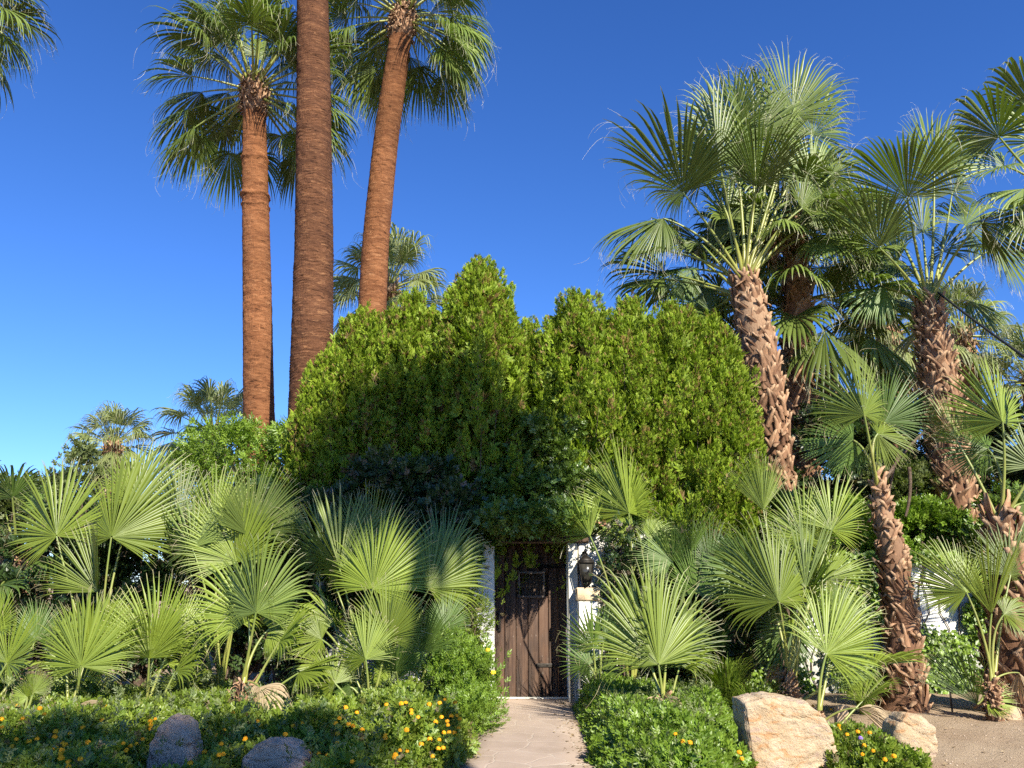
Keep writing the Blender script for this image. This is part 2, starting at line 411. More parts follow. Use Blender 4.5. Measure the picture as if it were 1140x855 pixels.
LEAF, SPRIG, SPRIG2, SPRAY = tmpl_leaf(), tmpl_sprig(), tmpl_sprig(7, 0.2, 5, 0.42), tmpl_spray()

def sphere_dirs(r, n):
    return nrm(r.normal(size=(n, 3)))

# ------------------------------------------------------------------ fan palm fronds
TS = np.array([0.015, 0.14, 0.3, 0.44, 0.56, 0.68, 0.79, 0.9, 1.0])
def frond(buf, r, hub, d, n, R, spread=230, nseg=66, united=0.5, fold=0.25, droop=0.25, limp=0.6, wisp=14, tone=None, lat=0.84):
    """a costapalmate leaf: pleated fan whose free tips bend towards the ground"""
    fold = fold * 1.7 * (-1 if r.random() < 0.6 else 1) if fold == abs(fold) else fold * 1.7
    d = nrm(d); n = nrm(np.asarray(n) - d * (np.asarray(n) @ d)); side = np.cross(d, n)
    sp = rad(min(spread, 232)); dth = sp / nseg
    th = np.linspace(-sp / 2, sp / 2, nseg) + r.normal(0, dth * 0.10, nseg)
    jit = r.normal(0, 0.05, nseg)
    L = R * 0.95 * (1 - lat * (np.abs(th) / np.pi) ** 1.3) * (1 + r.normal(0, 0.045, nseg))
    cut = r.random(nseg) < 0.035; L = np.where(cut, L * r.uniform(0.6, 0.85, nseg), L)
    ct, st = np.cos(th)[:, None], np.sin(th)[:, None]
    D0 = nrm(ct * d + st * side + (fold * np.abs(st) + jit[:, None]) * n)
    ltv = nrm(-st * d + ct * side + fold * np.sign(st) * ct * n)
    nn = nrm(np.cross(ltv, D0)); nn = nn * np.sign(nn @ n)[:, None]
    nt_ = len(TS); tt = TS[None, :]
    ts = (united + 0.1) * (1 - 0.28 * (np.abs(th) / (sp / 2)) ** 2) + r.normal(0, 0.03, nseg)
    ts = np.clip(ts, 0.2, 0.9)[:, None]
    g = np.array([0, 0, -1.])
    lp = limp * (r.uniform(0.5, 1.6, nseg) * (1 + 1.8 * (np.abs(th) / (sp / 2)) ** 3))[:, None]
    bend = droop * tt ** 1.4 + lp * np.clip((tt - ts) / (1 - ts), 0, 1) ** 2.2
    Dt = D0[:, None] + bend[..., None] * g + (r.normal(0, 0.10, nseg)[:, None] * np.clip(tt - ts, 0, 1))[..., None] * ltv[:, None]
    Dt = nrm(Dt)
    dt = np.diff(np.concatenate([[0], TS]))
    Pm = hub + np.cumsum(Dt * dt[None, :, None], 1) * L[:, None, None]
    w0 = np.tan(dth / 2) * 1.06
    wt = np.where(tt < ts, tt, ts * np.clip(1 - (np.clip(tt - ts, 0, 1) / (1 - ts)) ** 1.35, 0.0, 1)) * L[:, None] * w0
    wt = np.maximum(wt, 0.0016)
    pl = 0.62
    A = Pm + ltv[:, None] * wt[..., None] - nn[:, None] * (wt * pl)[..., None]
    B = Pm - ltv[:, None] * wt[..., None] - nn[:, None] * (wt * pl)[..., None]
    V = np.stack([A, Pm, B], 2)                               # seg, t, 3, xyz
    base = (np.arange(nseg)[:, None] * nt_ + np.arange(nt_ - 1)[None]) * 3
    F = np.concatenate([np.stack([base + k, base + k + 1, base + k + 4, base + k + 3], -1).reshape(-1, 4) for k in (0, 1)])
    C = np.zeros((nseg, nt_, 3, 3)); C[..., 0] = tt[..., None]; C[..., 1] = (0.65 * r.random(nseg) + 0.35 * (np.arange(nseg) % 2))[:, None, None]
    C[..., 2] = r.uniform(0.0, 1.0) if tone is None else tone
    buf.add(V.reshape(-1, 3), F, C.reshape(-1, 3))
    # pale threads that curl off the blade tips
    if wisp:
        k = r.integers(0, nseg, wisp); st0 = Pm[k, r.integers(6, nt_, wisp)]
        dirs = nrm(Dt[k, -1] + r.normal(0, 0.22, (wisp, 3))); NW = 8
        ln = R * r.uniform(0.08, 0.30, wisp)[:, None]; cur = r.normal(0, 1.0, (wisp, 3))
        q = [st0]
        for s_ in range(NW):
            dirs = nrm(dirs + 0.16 * cur + 0.20 * g); q.append(q[-1] + dirs * ln / NW)
        Q = np.stack(q, 1); sd = nrm(np.cross(dirs, FWD + 0.01))[:, None] * (0.0017 * np.linspace(1.2, 0.5, NW + 1))[None, :, None]
        W = np.stack([Q - sd, Q + sd], 2).reshape(-1, 3)
        b0 = (np.arange(wisp)[:, None] * (NW + 1) + np.arange(NW)[None]) * 2
        Fw = np.stack([b0, b0 + 1, b0 + 3, b0 + 2], -1).reshape(-1, 4)
        Cw = np.zeros((len(W), 3)); Cw[:, 0] = 1; Cw[:, 1] = 0.5; Cw[:, 2] = 0.9
        buf.add(W, Fw, Cw)

def stalk(buf, root, hub, d, r0=0.02, r1=0.009, sag=0.5):
    L = np.linalg.norm(hub - root)
    mid = (root + hub) / 2 + UP * L * 0.12 * sag
    mid = mid * 0.6 + (hub - nrm(d) * L * 0.45) * 0.4
    pts = bez(root, mid, hub, 12)
    tube(buf, pts, np.linspace(r0, r1, 12) * np.concatenate([[1.5, 1.25, 1.1], np.ones(9)]), 6, flat=1.0)

def add_frond(palm, r, root, hub, d, n, R, mat='palm', r0=0.02, r1=0.009, label=None, **kw):
    b = Buf(); frond(b, r, hub, d, n, R, **kw)
    f = build('frond', b, M[mat], palm)
    if label: f['label'] = label
    s = Buf(); stalk(s, root, hub, d, r0, r1)
    build('stalk', s, M['stalk'], f, smooth=True)
    return f

def screen_frond(palm, r, root, hx, hy, Y, ang, Rpx, nx=0.0, ny=0.15, **kw):
    """hub given by the place it takes in the photo, real size from its depth"""
    hub = P(hx, hy, Y); s = mpp(hx, hy, Y)
    d = math.cos(rad(ang)) * RIGHT + math.sin(rad(ang)) * UPS
    n = nrm(-FWD + nx * RIGHT + ny * UPS)
    d = d - n * (d @ n)
    return add_frond(palm, r, root, hub, d, n, Rpx * s, **kw)

def crown_fronds(r, top, n, el, stalk_l, R, az=None, clear=False, **kw):
    """list of (root, hub, d, nrm, R) for a whole crown; el = (low, high) degrees"""
    out = []
    for i in range(n):
        a = (i * 2.39996 + r.uniform(-.3, .3)) if az is None else rad(r.uniform(*az))
        q = (i + 0.5) / n
        e = rad(el[0] + (el[1] - el[0]) * q + r.uniform(-6, 6))
        h = np.array([math.cos(a), math.sin(a), 0])
        if clear and h[1] < -0.6 and e < rad(28): continue
        d0 = h * math.cos(e) + UP * math.sin(e)
        L = stalk_l * r.uniform(0.85, 1.15)
        root = top + h * 0.08 - UP * (0.35 * (1 - q))
        hub = root + d0 * L - UP * 0.16 * L * math.cos(e)
        d = nrm(d0 - UP * 0.35 * math.cos(e))
        nn = nrm(np.cross(np.cross(d, UP), d)) if abs(d[2]) < 0.98 else -h
        out.append((root, hub, d, nn, R * r.uniform(0.85, 1.1)))
    return out

def trunk_boots(buf, r, pts, radii, size=0.12, dens=1.0, out=0.05, shag=0.0):
    """stubs of old leaf bases round a palm trunk, crossed and split"""
    pts = np.asarray(pts, float); seg = np.linalg.norm(np.diff(pts, axis=0), axis=1); cum = np.concatenate([[0], np.cumsum(seg)])
    Lt = cum[-1]; mr = float(np.mean(radii))
    N_ = int(dens * Lt * 2 * math.pi * mr / (size * size * 0.75))
    for k in range(N_):
        s = (k + 0.5) / N_ * (Lt - 0.02)
        c = np.array([np.interp(s, cum, pts[:, i]) for i in range(3)])
        c2 = np.array([np.interp(min(s + 0.1, Lt), cum, pts[:, i]) for i in range(3)])
        t = nrm(c2 - c + UP * 1e-4); rr = np.interp(s / Lt, np.linspace(0, 1, len(radii)), radii)
        a = k * 2.39996 + r.uniform(-0.15, 0.15)
        e1 = nrm(np.cross(t, [0, 1, 0.01])); e2 = np.cross(t, e1)
        ln = size * r.uniform(1.1, 2.3); w = size * r.uniform(0.34, 0.6); op = out * r.uniform(0.35, 1.9)
        tw = (1 if k % 2 else -1) * r.uniform(0.15, 0.75); droopy = r.random() < shag
        V = []; C = []; g = r.random(); th = 0.02
        for layer in (0, 1):
            for ai in range(5):
                f = ai / 4
                hw = w * (1 - 0.72 * f) * (1 + 0.3 * (ai == 4) * r.uniform(-1, 1))
                for bi in range(4):
                    u = (bi / 3 - 0.5) * 2
                    aa = a + (u * hw + tw * ln * f) / rr
                    ro = rr * 0.985 + op * f ** 1.3 - layer * th - 0.012 * abs(u) ** 2 * (1 + f)
                    hgt = f * ln + (r.uniform(-.012, .012) if ai == 4 else 0)
                    if droopy and f > 0.5: hgt -= (f - 0.5) * ln * 1.6; ro += 0.03
                    V.append(c + (e1 * math.cos(aa) + e2 * math.sin(aa)) * ro + t * hgt)
                    C.append((f if layer == 0 else f * 0.5, g, 0.5))
        F = []
        for la in (0, 20):
            for i in range(4):
                for j in range(3):
                    q = la + i * 4 + j; F.append([q, q + 1, q + 5, q + 4])
        for j in range(3): F.append([16 + j, 17 + j, 37 + j, 36 + j])
        for i in range(4): F.append([i * 4, i * 4 + 4, i * 4 + 24, i * 4 + 20]); F.append([i * 4 + 3, i * 4 + 7, i * 4 + 27, i * 4 + 23])
        buf.add(V, F, C)

def path_between(pxs):
    """[(px, py, Y)] -> smooth world polyline"""
    q = np.array([P(*p) for p in pxs]); t = np.linspace(0, 1, len(q)); tt = np.linspace(0, 1, 14)
    return np.stack([np.interp(tt, t, q[:, i]) for i in range(3)], 1)

def extend_down(pts):
    """carry a trunk straight down to the ground"""
    a = pts[0]; d = pts[0] - pts[2]; d = d / abs(d[2]) if abs(d[2]) > 1e-6 else -UP
    d = np.array([d[0] * 0.4, d[1] * 0.4, -1.0]); base = a + d * a[2]
    return np.vstack([base - UP * 0.05, (base + a) / 2, pts]) if a[2] > 0.05 else pts

def smooth_trunk(buf, r, pts, radii, rings=0.045, rough=0.02, bands=()):
    pts = np.asarray(pts, float); seg = np.linalg.norm(np.diff(pts, axis=0), axis=1); cum = np.concatenate([[0], np.cumsum(seg)])
    Lt = cum[-1]; n = int(Lt / 0.016); m = 56
    s = np.linspace(0, Lt, n); c = np.stack([np.interp(s, cum, pts[:, i]) for i in range(3)], 1)
    k_ = np.ones(61) / 61
    for i in range(3):
        c[:, i] = np.convolve(np.pad(c[:, i], 30, mode='reflect', reflect_type='odd'), k_, 'valid')
    rr = np.interp(s / Lt, np.linspace(0, 1, len(radii)), radii)
    a = np.linspace(0, 2 * np.pi, m, endpoint=False)
    A, S = np.meshgrid(a, s)
    warp = sum(r.uniform(.008, .02) * np.sin(A * q + S * r.uniform(.5, 3) + r.uniform(0, 6)) for q in (1, 2, 3, 4, 7))
    ph = (S + warp) / rings + 0.9 * np.sin(S * 2.1) + 0.7 * np.sin(S * 5.3 + 1) + 0.25 * np.sin(A * 5 + S * 11)
    saw = (ph % 1.0)
    disp = rough * (0.5 - saw) * np.clip(0.45 + 0.6 * np.sin(A * 2 + S * 3.1) * np.sin(S * 7.3 + A), 0.05, 1)
    for _ in range(9):
        q, w, p = r.integers(2, 14), r.uniform(3, 30), r.uniform(0, 6)
        disp = disp + 0.0016 * np.sin(A * q + S * w + p) * np.sin(S * w * 0.37 + p)
    disp = disp + r.normal(0, 0.0018, disp.shape)
    for (bs, bw, bh) in bands:
        env = np.exp(-((S - bs * Lt + 0.03 * np.sin(A * 3)) / bw) ** 2)
        disp = disp + env * bh * (0.5 + 0.5 * np.abs(np.sin(A * 9 + S * 37)) + 0.2 * np.sin(A * 23))
    R_ = rr[:, None] + disp
    V = c[:, None] + np.stack([np.cos(A) * R_, np.sin(A) * R_, 0 * A], -1)
    i = np.arange(n - 1)[:, None] * m; j = np.arange(m)[None]
    F = np.stack([i + j, i + (j + 1) % m, i + m + (j + 1) % m, i + m + j], -1).reshape(-1, 4)
    buf.add(V.reshape(-1, 3), F)

# ------------------------------------------------------------------ leafy masses
def leafy(buf, r, c, rx, ry, rz, n, size, tmpl=SPRIG, clumps=40, cl=0.28, flat=0.0, up=0.5, front=0.0):
    """leaves gathered in clumps over and inside an ellipsoid"""
    c = np.asarray(c, float); dd = sphere_dirs(r, clumps * 3)
    if front: dd = dd[(dd[:, 1] < front) | (r.random(len(dd)) < 0.35)]
    dd = dd[:clumps]; clumps = len(dd)
    depth = r.uniform(0.55, 1.05, clumps) ** 0.7
    cc = c + dd * np.array([rx, ry, rz]) * depth[:, None]
    k = r.integers(0, clumps, n); cs = cl * r.uniform(0.6, 1.3, clumps)
    off = sphere_dirs(r, n) * (r.random(n) ** 0.45)[:, None] * cs[k][:, None] * np.array([1, 1, 0.75])
    pos = cc[k] + off; pos[:, 2] = np.maximum(pos[:, 2], 0.02)
    out = nrm(off + 0.4 * dd[k] * cs[k][:, None]); f = nrm(out + UP * up + r.normal(0, .45, (n, 3)))
    u = nrm(out + UP * 0.8 - FWD * 0.2 + r.normal(0, .4, (n, 3)))
    cr = r.random(clumps)
    scatter(buf, *tmpl, pos, f, u, size * r.uniform(0.6, 1.3, n), cr[k] * 0.8 + r.random(n) * 0.2, r.random(n))
    return cc

def branches(buf, r, base, targets, r0=0.05, r1=0.008, fork=0.45):
    base = np.asarray(base, float)
    for t in targets:
        mid = base + (t - base) * fork + r.normal(0, 0.06, 3); mid[2] = base[2] + (t[2] - base[2]) * 0.55
        tube(buf, bez(base, mid, t, 9), np.linspace(r0, r1, 9), 6)

def shrub(name, label, cat, c, rx, ry, rz, n, size, mat, group=None, tmpl=SPRIG, clumps=40, cl=0.28, seed=0, trunk_mat='wood_bark', **kw):
    r = rng_(seed); base = np.array([c[0], c[1], 0.0])
    t = thing(name, label, cat, base, group)
    b = Buf(); cc = leafy(b, r, c, rx, ry, rz, n, size, tmpl, clumps, cl, **kw); build('foliage', b, M[mat], t)
    s = Buf(); branches(s, r, base, cc[r.permutation(len(cc))[:14]], 0.035, 0.006); build('stem', s, M[trunk_mat], t, smooth=True)
    return t

# ================================================================== SETTING
def grid_sheet(name, x0, x1, y0, y1, z, mat, nx=2, ny=2, hf=None, kind='structure'):
    xs = np.linspace(x0, x1, nx); ys = np.linspace(y0, y1, ny); X, Y_ = np.meshgrid(xs, ys)
    Z = np.full_like(X, z) if hf is None else hf(X, Y_)
    i = np.arange(ny - 1)[:, None] * nx; j = np.arange(nx - 1)[None]
    F = np.stack([i + j, i + j + 1, i + nx + j + 1, i + nx + j], -1).reshape(-1, 4)
    b = Buf(); b.add(np.stack([X, Y_, Z], -1).reshape(-1, 3), F)
    return tag(build(name, b, mat, smooth=hf is not None), kind=kind)
def ground_h(X, Y_):
    n = 0.018 * np.sin(X * 1.7 + 0.4) * np.sin(Y_ * 1.3) + 0.01 * np.sin(X * 5.1 + Y_ * 3.3) + 0.006 * np.sin(X * 11 - Y_ * 9)
    near = np.clip(1 - np.abs(X) / 40, 0, 1) * np.clip((Y_ - 5.0) / 2, 0, 1) * np.clip((40 - Y_) / 20, 0, 1)
    return n * near - 0.02
gx = np.concatenate([[-600, -100, -30], np.linspace(-9, 9, 130), [30, 100, 600]])
gy = np.concatenate([[-600, -100, -20, 4.4], np.linspace(5.2, 14.5, 80), [20, 60, 200, 1200]])
X, Y_ = np.meshgrid(gx, gy); Z = ground_h(X, Y_); nx = len(gx)
i = np.arange(len(gy) - 1)[:, None] * nx; j = np.arange(nx - 1)[None]
b = Buf(); b.add(np.stack([X, Y_, Z], -1).reshape(-1, 3), np.stack([i + j, i + j + 1, i + nx + j + 1, i + nx + j], -1).reshape(-1, 4))
tag(build('ground', b, M['dirt'], smooth=True), kind='structure')
grid_sheet('road', -200, 200, -7, 3.6, -0.012, M['asphalt'])
b = Buf(); box(b, -200, 200, 3.6, 3.78, -0.1, 0.1, 0.02); tag(build('kerb', b, M['kerb']), kind='structure')

# path up to the door, its edges read off the photo
DY = 11.8
pl = [P(478, 870, 7.0), P(495, 855, 7.6), P(520, 825, 8.8), P(548, 792, 11.0)]
def gp(px, py):                       # ground point under a pixel
    d = FWD + (px - 570) / FPX * RIGHT + (427.5 - py) / FPX * UPS
    return np.array([0, 0, CAM_Z]) + d * (-CAM_Z / d[2])
Lp = [gp(486, 866), gp(520, 822), gp(542, 796), gp(552, 781)]
Rp = [gp(668, 866), gp(652, 822), gp(641, 796), gp(634, 781)]
Lp = [np.array([Lp[0][0] - .35, 3.8, 0])] + Lp; Rp = [np.array([Rp[0][0] + .35, 3.8, 0])] + Rp
b = Buf(); V = []
for k, (l, q) in enumerate(zip(Lp, Rp)):
    yy = [3.8, l[1], l[1], l[1], 12.3][k] if k in (0, 4) else l[1]
    for u in np.linspace(0, 1, 5): V.append([l[0] + (q[0] - l[0]) * u, yy, 0.03])
F = [[k * 5 + u, k * 5 + u + 1, k * 5 + u + 6, k * 5 + u + 5] for k in range(4) for u in range(4)]
for k in range(5): V += [[V[k * 5][0], V[k * 5][1], -0.06], [V[k * 5 + 4][0], V[k * 5 + 4][1], -0.06]]
for k in range(4): F += [[k * 5, k * 5 + 5, 25 + 2 * k + 2, 25 + 2 * k], [k * 5 + 4, 25 + 2 * k + 1, 25 + 2 * k + 3, k * 5 + 9]]
b.add(V, F); tag(build('path', b, M['path']), kind='structure')

# ------------------------------------------------------------------ gateway: walls, jambs, door, tiled roof
XL, XR = P(550.5, 700, DY)[0], P(631, 700, DY)[0]
ZT = P(590, 606, DY)[2]
FY = DY - 0.42                                        # front face of the wall
wl = thing('garden_wall', 'white stucco wall running left from the wooden door behind the palms', 'wall', (XL, FY, 0), 'white garden walls')
b = Buf(); box(b, -2.6, XL, FY, FY + 0.5, -0.1, 2.16, 0.02); build('wall_panel', b, M['stucco'], wl)
wr = thing('garden_wall', 'white stucco wall right of the door that carries the lantern', 'wall', (XR, FY, 0), 'white garden walls')
b = Buf(); box(b, XR + 0.13, P(700, 700, DY)[0] + 0.4, FY, FY + 0.5, -0.1, 2.16, 0.02); build('wall_panel', b, M['stucco'], wr)
b = Buf(); box(b, XR, XR + 0.128, FY - 0.012, FY + 0.48, -0.05, ZT, 0.008); build('door_jamb', b, M['cream'], wr)
far_y = 12.9
wz = P(1040, 632, far_y)[2]
wf = thing('garden_wall', 'white garden wall under climbing vine behind the palms at right', 'wall', (3.5, far_y, 0), 'white garden walls')
b = Buf(); box(b, 1.9, 16, far_y, far_y + 0.22, -0.1, wz, 0.02); build('wall_panel', b, M['stucco'], wf)
b = Buf(); box(b, 1.88, 16, far_y - 0.03, far_y + 0.25, wz + 0.001, wz + 0.06, 0.015); build('wall_cap', b, M['cream'], wf)
b = Buf(); box(b, 1.66, 1.899, FY + 0.1, far_y + 0.22, -0.1, 1.9, 0.02); build('return_wall', b, M['stucco'], wf)

door = thing('wooden_door', 'weathered dark brown plank door with small iron grille at path end', 'door', ((XL + XR) / 2, DY, 0))
r = rng_(5)
ws = np.array([0.14, 0.16, 0.17, 0.15, 0.14, 0.13, 0.12]); ws = ws / ws.sum() * (XR - XL - 0.012); x = XL + 0.006
b = Buf(); gw = (P(578, 0 + 651, DY), P(605, 651, DY)); gz0, gz1 = P(590, 664, DY)[2], P(590, 638, DY)[2]
for w in ws:
    yy = DY + r.uniform(-0.006, 0.006); g = r.random()
    x1 = x + w - 0.006
    if x1 > gw[0][0] and x < gw[1][0]:
        box(b, x, x1, yy, yy + 0.05, 0.045, gz0, 0.006, (0.5, g, 0.5)); box(b, x, x1, yy, yy + 0.05, gz1, ZT - 0.012, 0.006, (0.5, g, 0.5))
    else:
        box(b, x, x1, yy, yy + 0.05, 0.045, ZT - 0.012, 0.006, (0.5, g, 0.5))
    x += w
build('plank', b, M['door'], door)
b = Buf()
for (z0, z1) in ((ZT - 0.2, ZT - 0.07), (0.12, 0.2)): box(b, XL + 0.02, XR - 0.02, DY + 0.06, DY + 0.09, z0, z1, 0.006)
build('rail', b, M['beam'], door)
b = Buf(); box(b, XL + 0.004, XR - 0.004, DY + 0.1, DY + 0.12, 0.04, ZT - 0.01); build('backing', b, M['beam'], door)
gr = Buf(); gx0, gx1 = gw[0][0], gw[1][0]
for (x0, x1, z0, z1) in ((gx0 - .02, gx1 + .02, gz0 - .02, gz0 + .012), (gx0 - .02, gx1 + .02, gz1 - .012, gz1 + .02), (gx0 - .02, gx0 + .012, gz0 + .013, gz1 - .013), (gx1 - .012, gx1 + .02, gz0 + .013, gz1 - .013)):
    box(gr, x0, x1, DY - 0.03, DY - 0.012, z0, z1, 0.003)
g_o = build('grille', gr, m_simple('rusty_frame', (0.09, 0.06, 0.045), (0.2, 0.15, 0.11), 30, 0.7, 0.3), door)
b = Buf()
for xx in np.linspace(gx0 + 0.04, gx1 - 0.04, 6): tube(b, [(xx, DY - 0.005, gz0), (xx, DY - 0.005, gz1)], 0.006, 6)
for zz in np.linspace(gz0 + 0.06, gz1 - 0.06, 4): tube(b, [(gx0, DY + 0.008, zz), (gx1, DY + 0.008, zz)], 0.005, 6)
build('grille_bar', b, M['iron'], g_o)
b = Buf()
hx = P(556, 700, DY)[0]
box(b, hx - 0.018, hx + 0.02, DY - 0.02, DY - 0.008, 0.88, 1.14, 0.003)
tube(b, [(hx, DY - 0.02, 1.1), (hx, DY - 0.07, 1.07), (hx, DY - 0.075, 0.97), (hx, DY - 0.02, 0.93)], 0.011, 8)
build('handle', b, M['iron'], door)
for z0 in (1.72, 0.42):
    b = Buf(); box(b, XR - 0.42, XR - 0.02, DY - 0.014, DY - 0.007, z0, z0 + 0.05, 0.002)
    for q in range(4):
        cx = XR - 0.38 + q * 0.11; tube(b, [(cx, DY - 0.01, z0 + 0.025), (cx, DY - 0.024, z0 + 0.025)], [0.012, 0.006], 8)
    build('hinge_strap', b, M['iron'], door)
b = Buf(); box(b, XL + 0.002, XR - 0.002, DY - 0.1, DY + 0.16, 0.031, 0.042, 0.004)
build('threshold', b, M['cream'], door)

gate = thing('gate_roof', 'small clay tiled roof over the wooden door, overgrown by bushes', 'roof', ((XL + XR) / 2, DY, ZT))
bx0, bx1 = P(540, 600, FY)[0], P(655, 600, FY)[0]
b = Buf(); box(b, bx0, bx1, FY - 0.06, FY + 0.54, ZT + 0.002, ZT + 0.17, 0.012); build('lintel', b, M['beam'], gate)
b = Buf(); n_t = 10; tw = (bx1 - bx0 + 0.3) / n_t
for q in range(n_t):
    cx = bx0 - 0.15 + (q + 0.5) * tw
    for row in range(3):
        y0 = FY - 0.26 + row * 0.3; z0 = ZT + 0.2 + row * 0.12; a = np.linspace(0, np.pi, 9)
        for sgn, ox, oz in ((1, 0, 0.0), (-1, tw / 2, 0.055)):
            ys = [y0 - (0.0 if sgn > 0 else -0.02), y0 + 0.36]; V = []
            for k_, yv in enumerate(ys):
                rr_ = tw * (0.40 if k_ == 0 else 0.32)
                for lay in (0, 0.014):
                    for aa in a: V.append((cx + ox + math.cos(aa) * (rr_ - lay), yv, z0 + oz + (0.14 if k_ else 0) + sgn * math.sin(aa) * (rr_ - lay) * 0.8))
            F = [[k, k + 1, k + 19, k + 18] for k in range(8)] + [[k + 9, k + 10, k + 28, k + 27] for k in range(8)] + [[k, k + 1, k + 10, k + 9] for k in range(8)]
            b.add(V, F)
build('roof_tile', b, M['clay'], gate)

# lantern on the wall right of the door
lx, _, lz = P(652, 634, FY - 0.12)
lan = thing('wall_lantern', 'black iron lantern with glass panes hung on white wall right of door', 'lantern', (lx, FY, lz))
b = Buf(); ly = FY - 0.13
def ring4(b, w0, w1, z0, z1):
    V = [(lx + sx * w, ly + sy * w, z) for (w, z) in ((w0, z0), (w1, z1)) for sx, sy in ((-1, -1), (1, -1), (1, 1), (-1, 1))]
    b.add(V, [[0, 1, 5, 4], [1, 2, 6, 5], [2, 3, 7, 6], [3, 0, 4, 7], [0, 3, 2, 1], [4, 5, 6, 7]])
ring4(b, 0.055, 0.06, lz - 0.19, lz - 0.17); ring4(b, 0.03, 0.055, lz - 0.22, lz - 0.19); ring4(b, 0.012, 0.02, lz - 0.26, lz - 0.22)
ring4(b, 0.1, 0.105, lz + 0.08, lz + 0.1); ring4(b, 0.105, 0.04, lz + 0.1, lz + 0.17); ring4(b, 0.03, 0.01, lz + 0.17, lz + 0.22)
for sx, sy in ((-1, -1), (1, -1), (1, 1), (-1, 1)):
    tube(b, [(lx + sx * .058, ly + sy * .058, lz - 0.17), (lx + sx * .095, ly + sy * .095, lz + 0.08)], 0.008, 6)
build('lantern_frame', b, M['iron'], lan)
b = Buf(); ring4(b, 0.05, 0.088, lz - 0.169, lz + 0.079); build('glass_pane', b, M['glass'], lan)
b = Buf(); box(b, lx - 0.03, lx + 0.03, FY - 0.016, FY - 0.001, lz - 0.05, lz + 0.24, 0.004)
tube(b, bez(np.array([lx, FY - 0.01, lz + 0.1]), np.array([lx, FY - 0.02, lz + 0.34]), np.array([lx, ly, lz + 0.22]), 10), 0.01, 6); build('bracket', b, M['iron'], lan)

# tan box under the lantern
px0, px1 = P(641, 660, FY - 0.14)[0], P(667, 660, FY - 0.14)[0]; pz = P(650, 654, FY - 0.14)[2]
pb = thing('stone_pillar', 'low tan stone pillar with flat cap beside right door jamb', 'pillar', ((px0 + px1) / 2, FY - 0.14, 0))
b = Buf(); box(b, px0 + 0.02, px1 - 0.02, FY - 0.22, FY - 0.012, -0.05, pz - 0.17, 0.015); build('shaft', b, M['stucco'], pb)
b = Buf(); box(b, px0, px1, FY - 0.24, FY - 0.008, pz - 0.168, pz, 0.015); build('cap', b, M['tan'], pb)

# ================================================================== TALL PALMS
def band_crown(palm, r, top, n, el, sl, R, mat='palm_gray', merged=False, **kw):
    fr = crown_fronds(r, top, n, el, sl, R, clear=True)
    if merged:
        b = Buf(); s = Buf()
        for (root, hub, d, nn, RR) in fr:
            frond(b, r, hub, d, nn, RR, **kw); stalk(s, root, hub, d, 0.03, 0.012)
        build('crown', b, M[mat], palm); build('stalk', s, M['stalk'], palm, smooth=True)
    else:
        for (root, hub, d, nn, RR) in fr:
            add_frond(palm, r, root, hub, d, nn, RR, mat, 0.034, 0.014, **kw)

def tall_palm(label, pxs, radii, seed, mat, nf=26, el=(-38, 78), sl=1.35, R=1.25, bands=(), rings=0.05, rough=0.02, extra_top=0.0, collar=0.7, merged=False, nseg=44, wisp=16):
    r = rng_(seed); pts = extend_down(path_between(pxs)); base = pts[0].copy(); base[2] = 0
    palm = thing('tall_fan_palm', label, 'palm tree', base, 'tall fan palms with bare brown trunks')
    b = Buf(); smooth_trunk(b, r, pts, radii, rings, rough, bands); build('trunk', b, M[mat], palm, smooth=True)
    top = pts[-1]
    # ragged collar of old leaf bases under the crown
    nn = nrm(pts[-1] - pts[-3]); b = Buf()
    cp = np.array([top - nn * collar, top - nn * collar * .5, top, top + nn * 0.25])
    trunk_boots(b, r, cp, [radii[-1] * 1.0, radii[-1] * 1.2, radii[-1] * 1.12, radii[-1] * 0.7], 0.1, 1.3, 0.06, 0.35)
    tube(b, cp, [radii[-1] * .98, radii[-1] * 1.15, radii[-1] * 1.08, radii[-1] * .6], 18)
    build('leaf_base', b, M['boot'], palm)
    band_crown(palm, r, top + nn * 0.15, nf, el, sl, R, merged=merged, spread=200, nseg=nseg, united=0.36, fold=0.3, droop=0.6, limp=2.6, wisp=wisp)
    return palm

tall_palm('tall palm with full drooping crown on left, straight orange-brown trunk', [(289, 520, 16), (286, 300, 16), (284, 205, 16), (283, 100, 16)],
          [0.36, 0.345, 0.33, 0.295, 0.285, 0.275, 0.26, 0.22], 11, 'bark_red', nf=56, R=1.5, sl=1.25, bands=((0.86, 0.05, 0.03), (0.79, 0.04, 0.045), (0.77, 0.02, 0.03)), rough=0.006, rings=0.09)
tall_palm('thickest dark ringed palm trunk running out of the top of frame', [(346, 470, 14.6), (350, 250, 14.6), (349, 60, 14.6), (343, -330, 14.6)],
          [0.44, 0.42, 0.375, 0.34, 0.32, 0.29, 0.26, 0.24], 12, 'bark_dark', nf=14, rough=0.024, rings=0.055, collar=0.5, merged=True, nseg=24, wisp=0)
tall_palm('tall palm with curved trunk leaning right towards its crown', [(414, 350, 17.5), (418, 270, 17.5), (429, 160, 17.5), (449, 18, 17.5)],
          [0.36, 0.35, 0.34, 0.32, 0.30, 0.29, 0.28, 0.25], 13, 'bark_red', nf=54, R=1.6, sl=1.25, bands=((0.93, 0.03, 0.02),), rough=0.007, rings=0.08)
tall_palm('palm crown cut off at the top left corner of the photo', [(-60, 500, 16), (-62, 200, 16), (-60, 0, 16)],
          [0.36, 0.34, 0.30, 0.26], 14, 'bark_red', nf=36, R=1.35, sl=1.15)

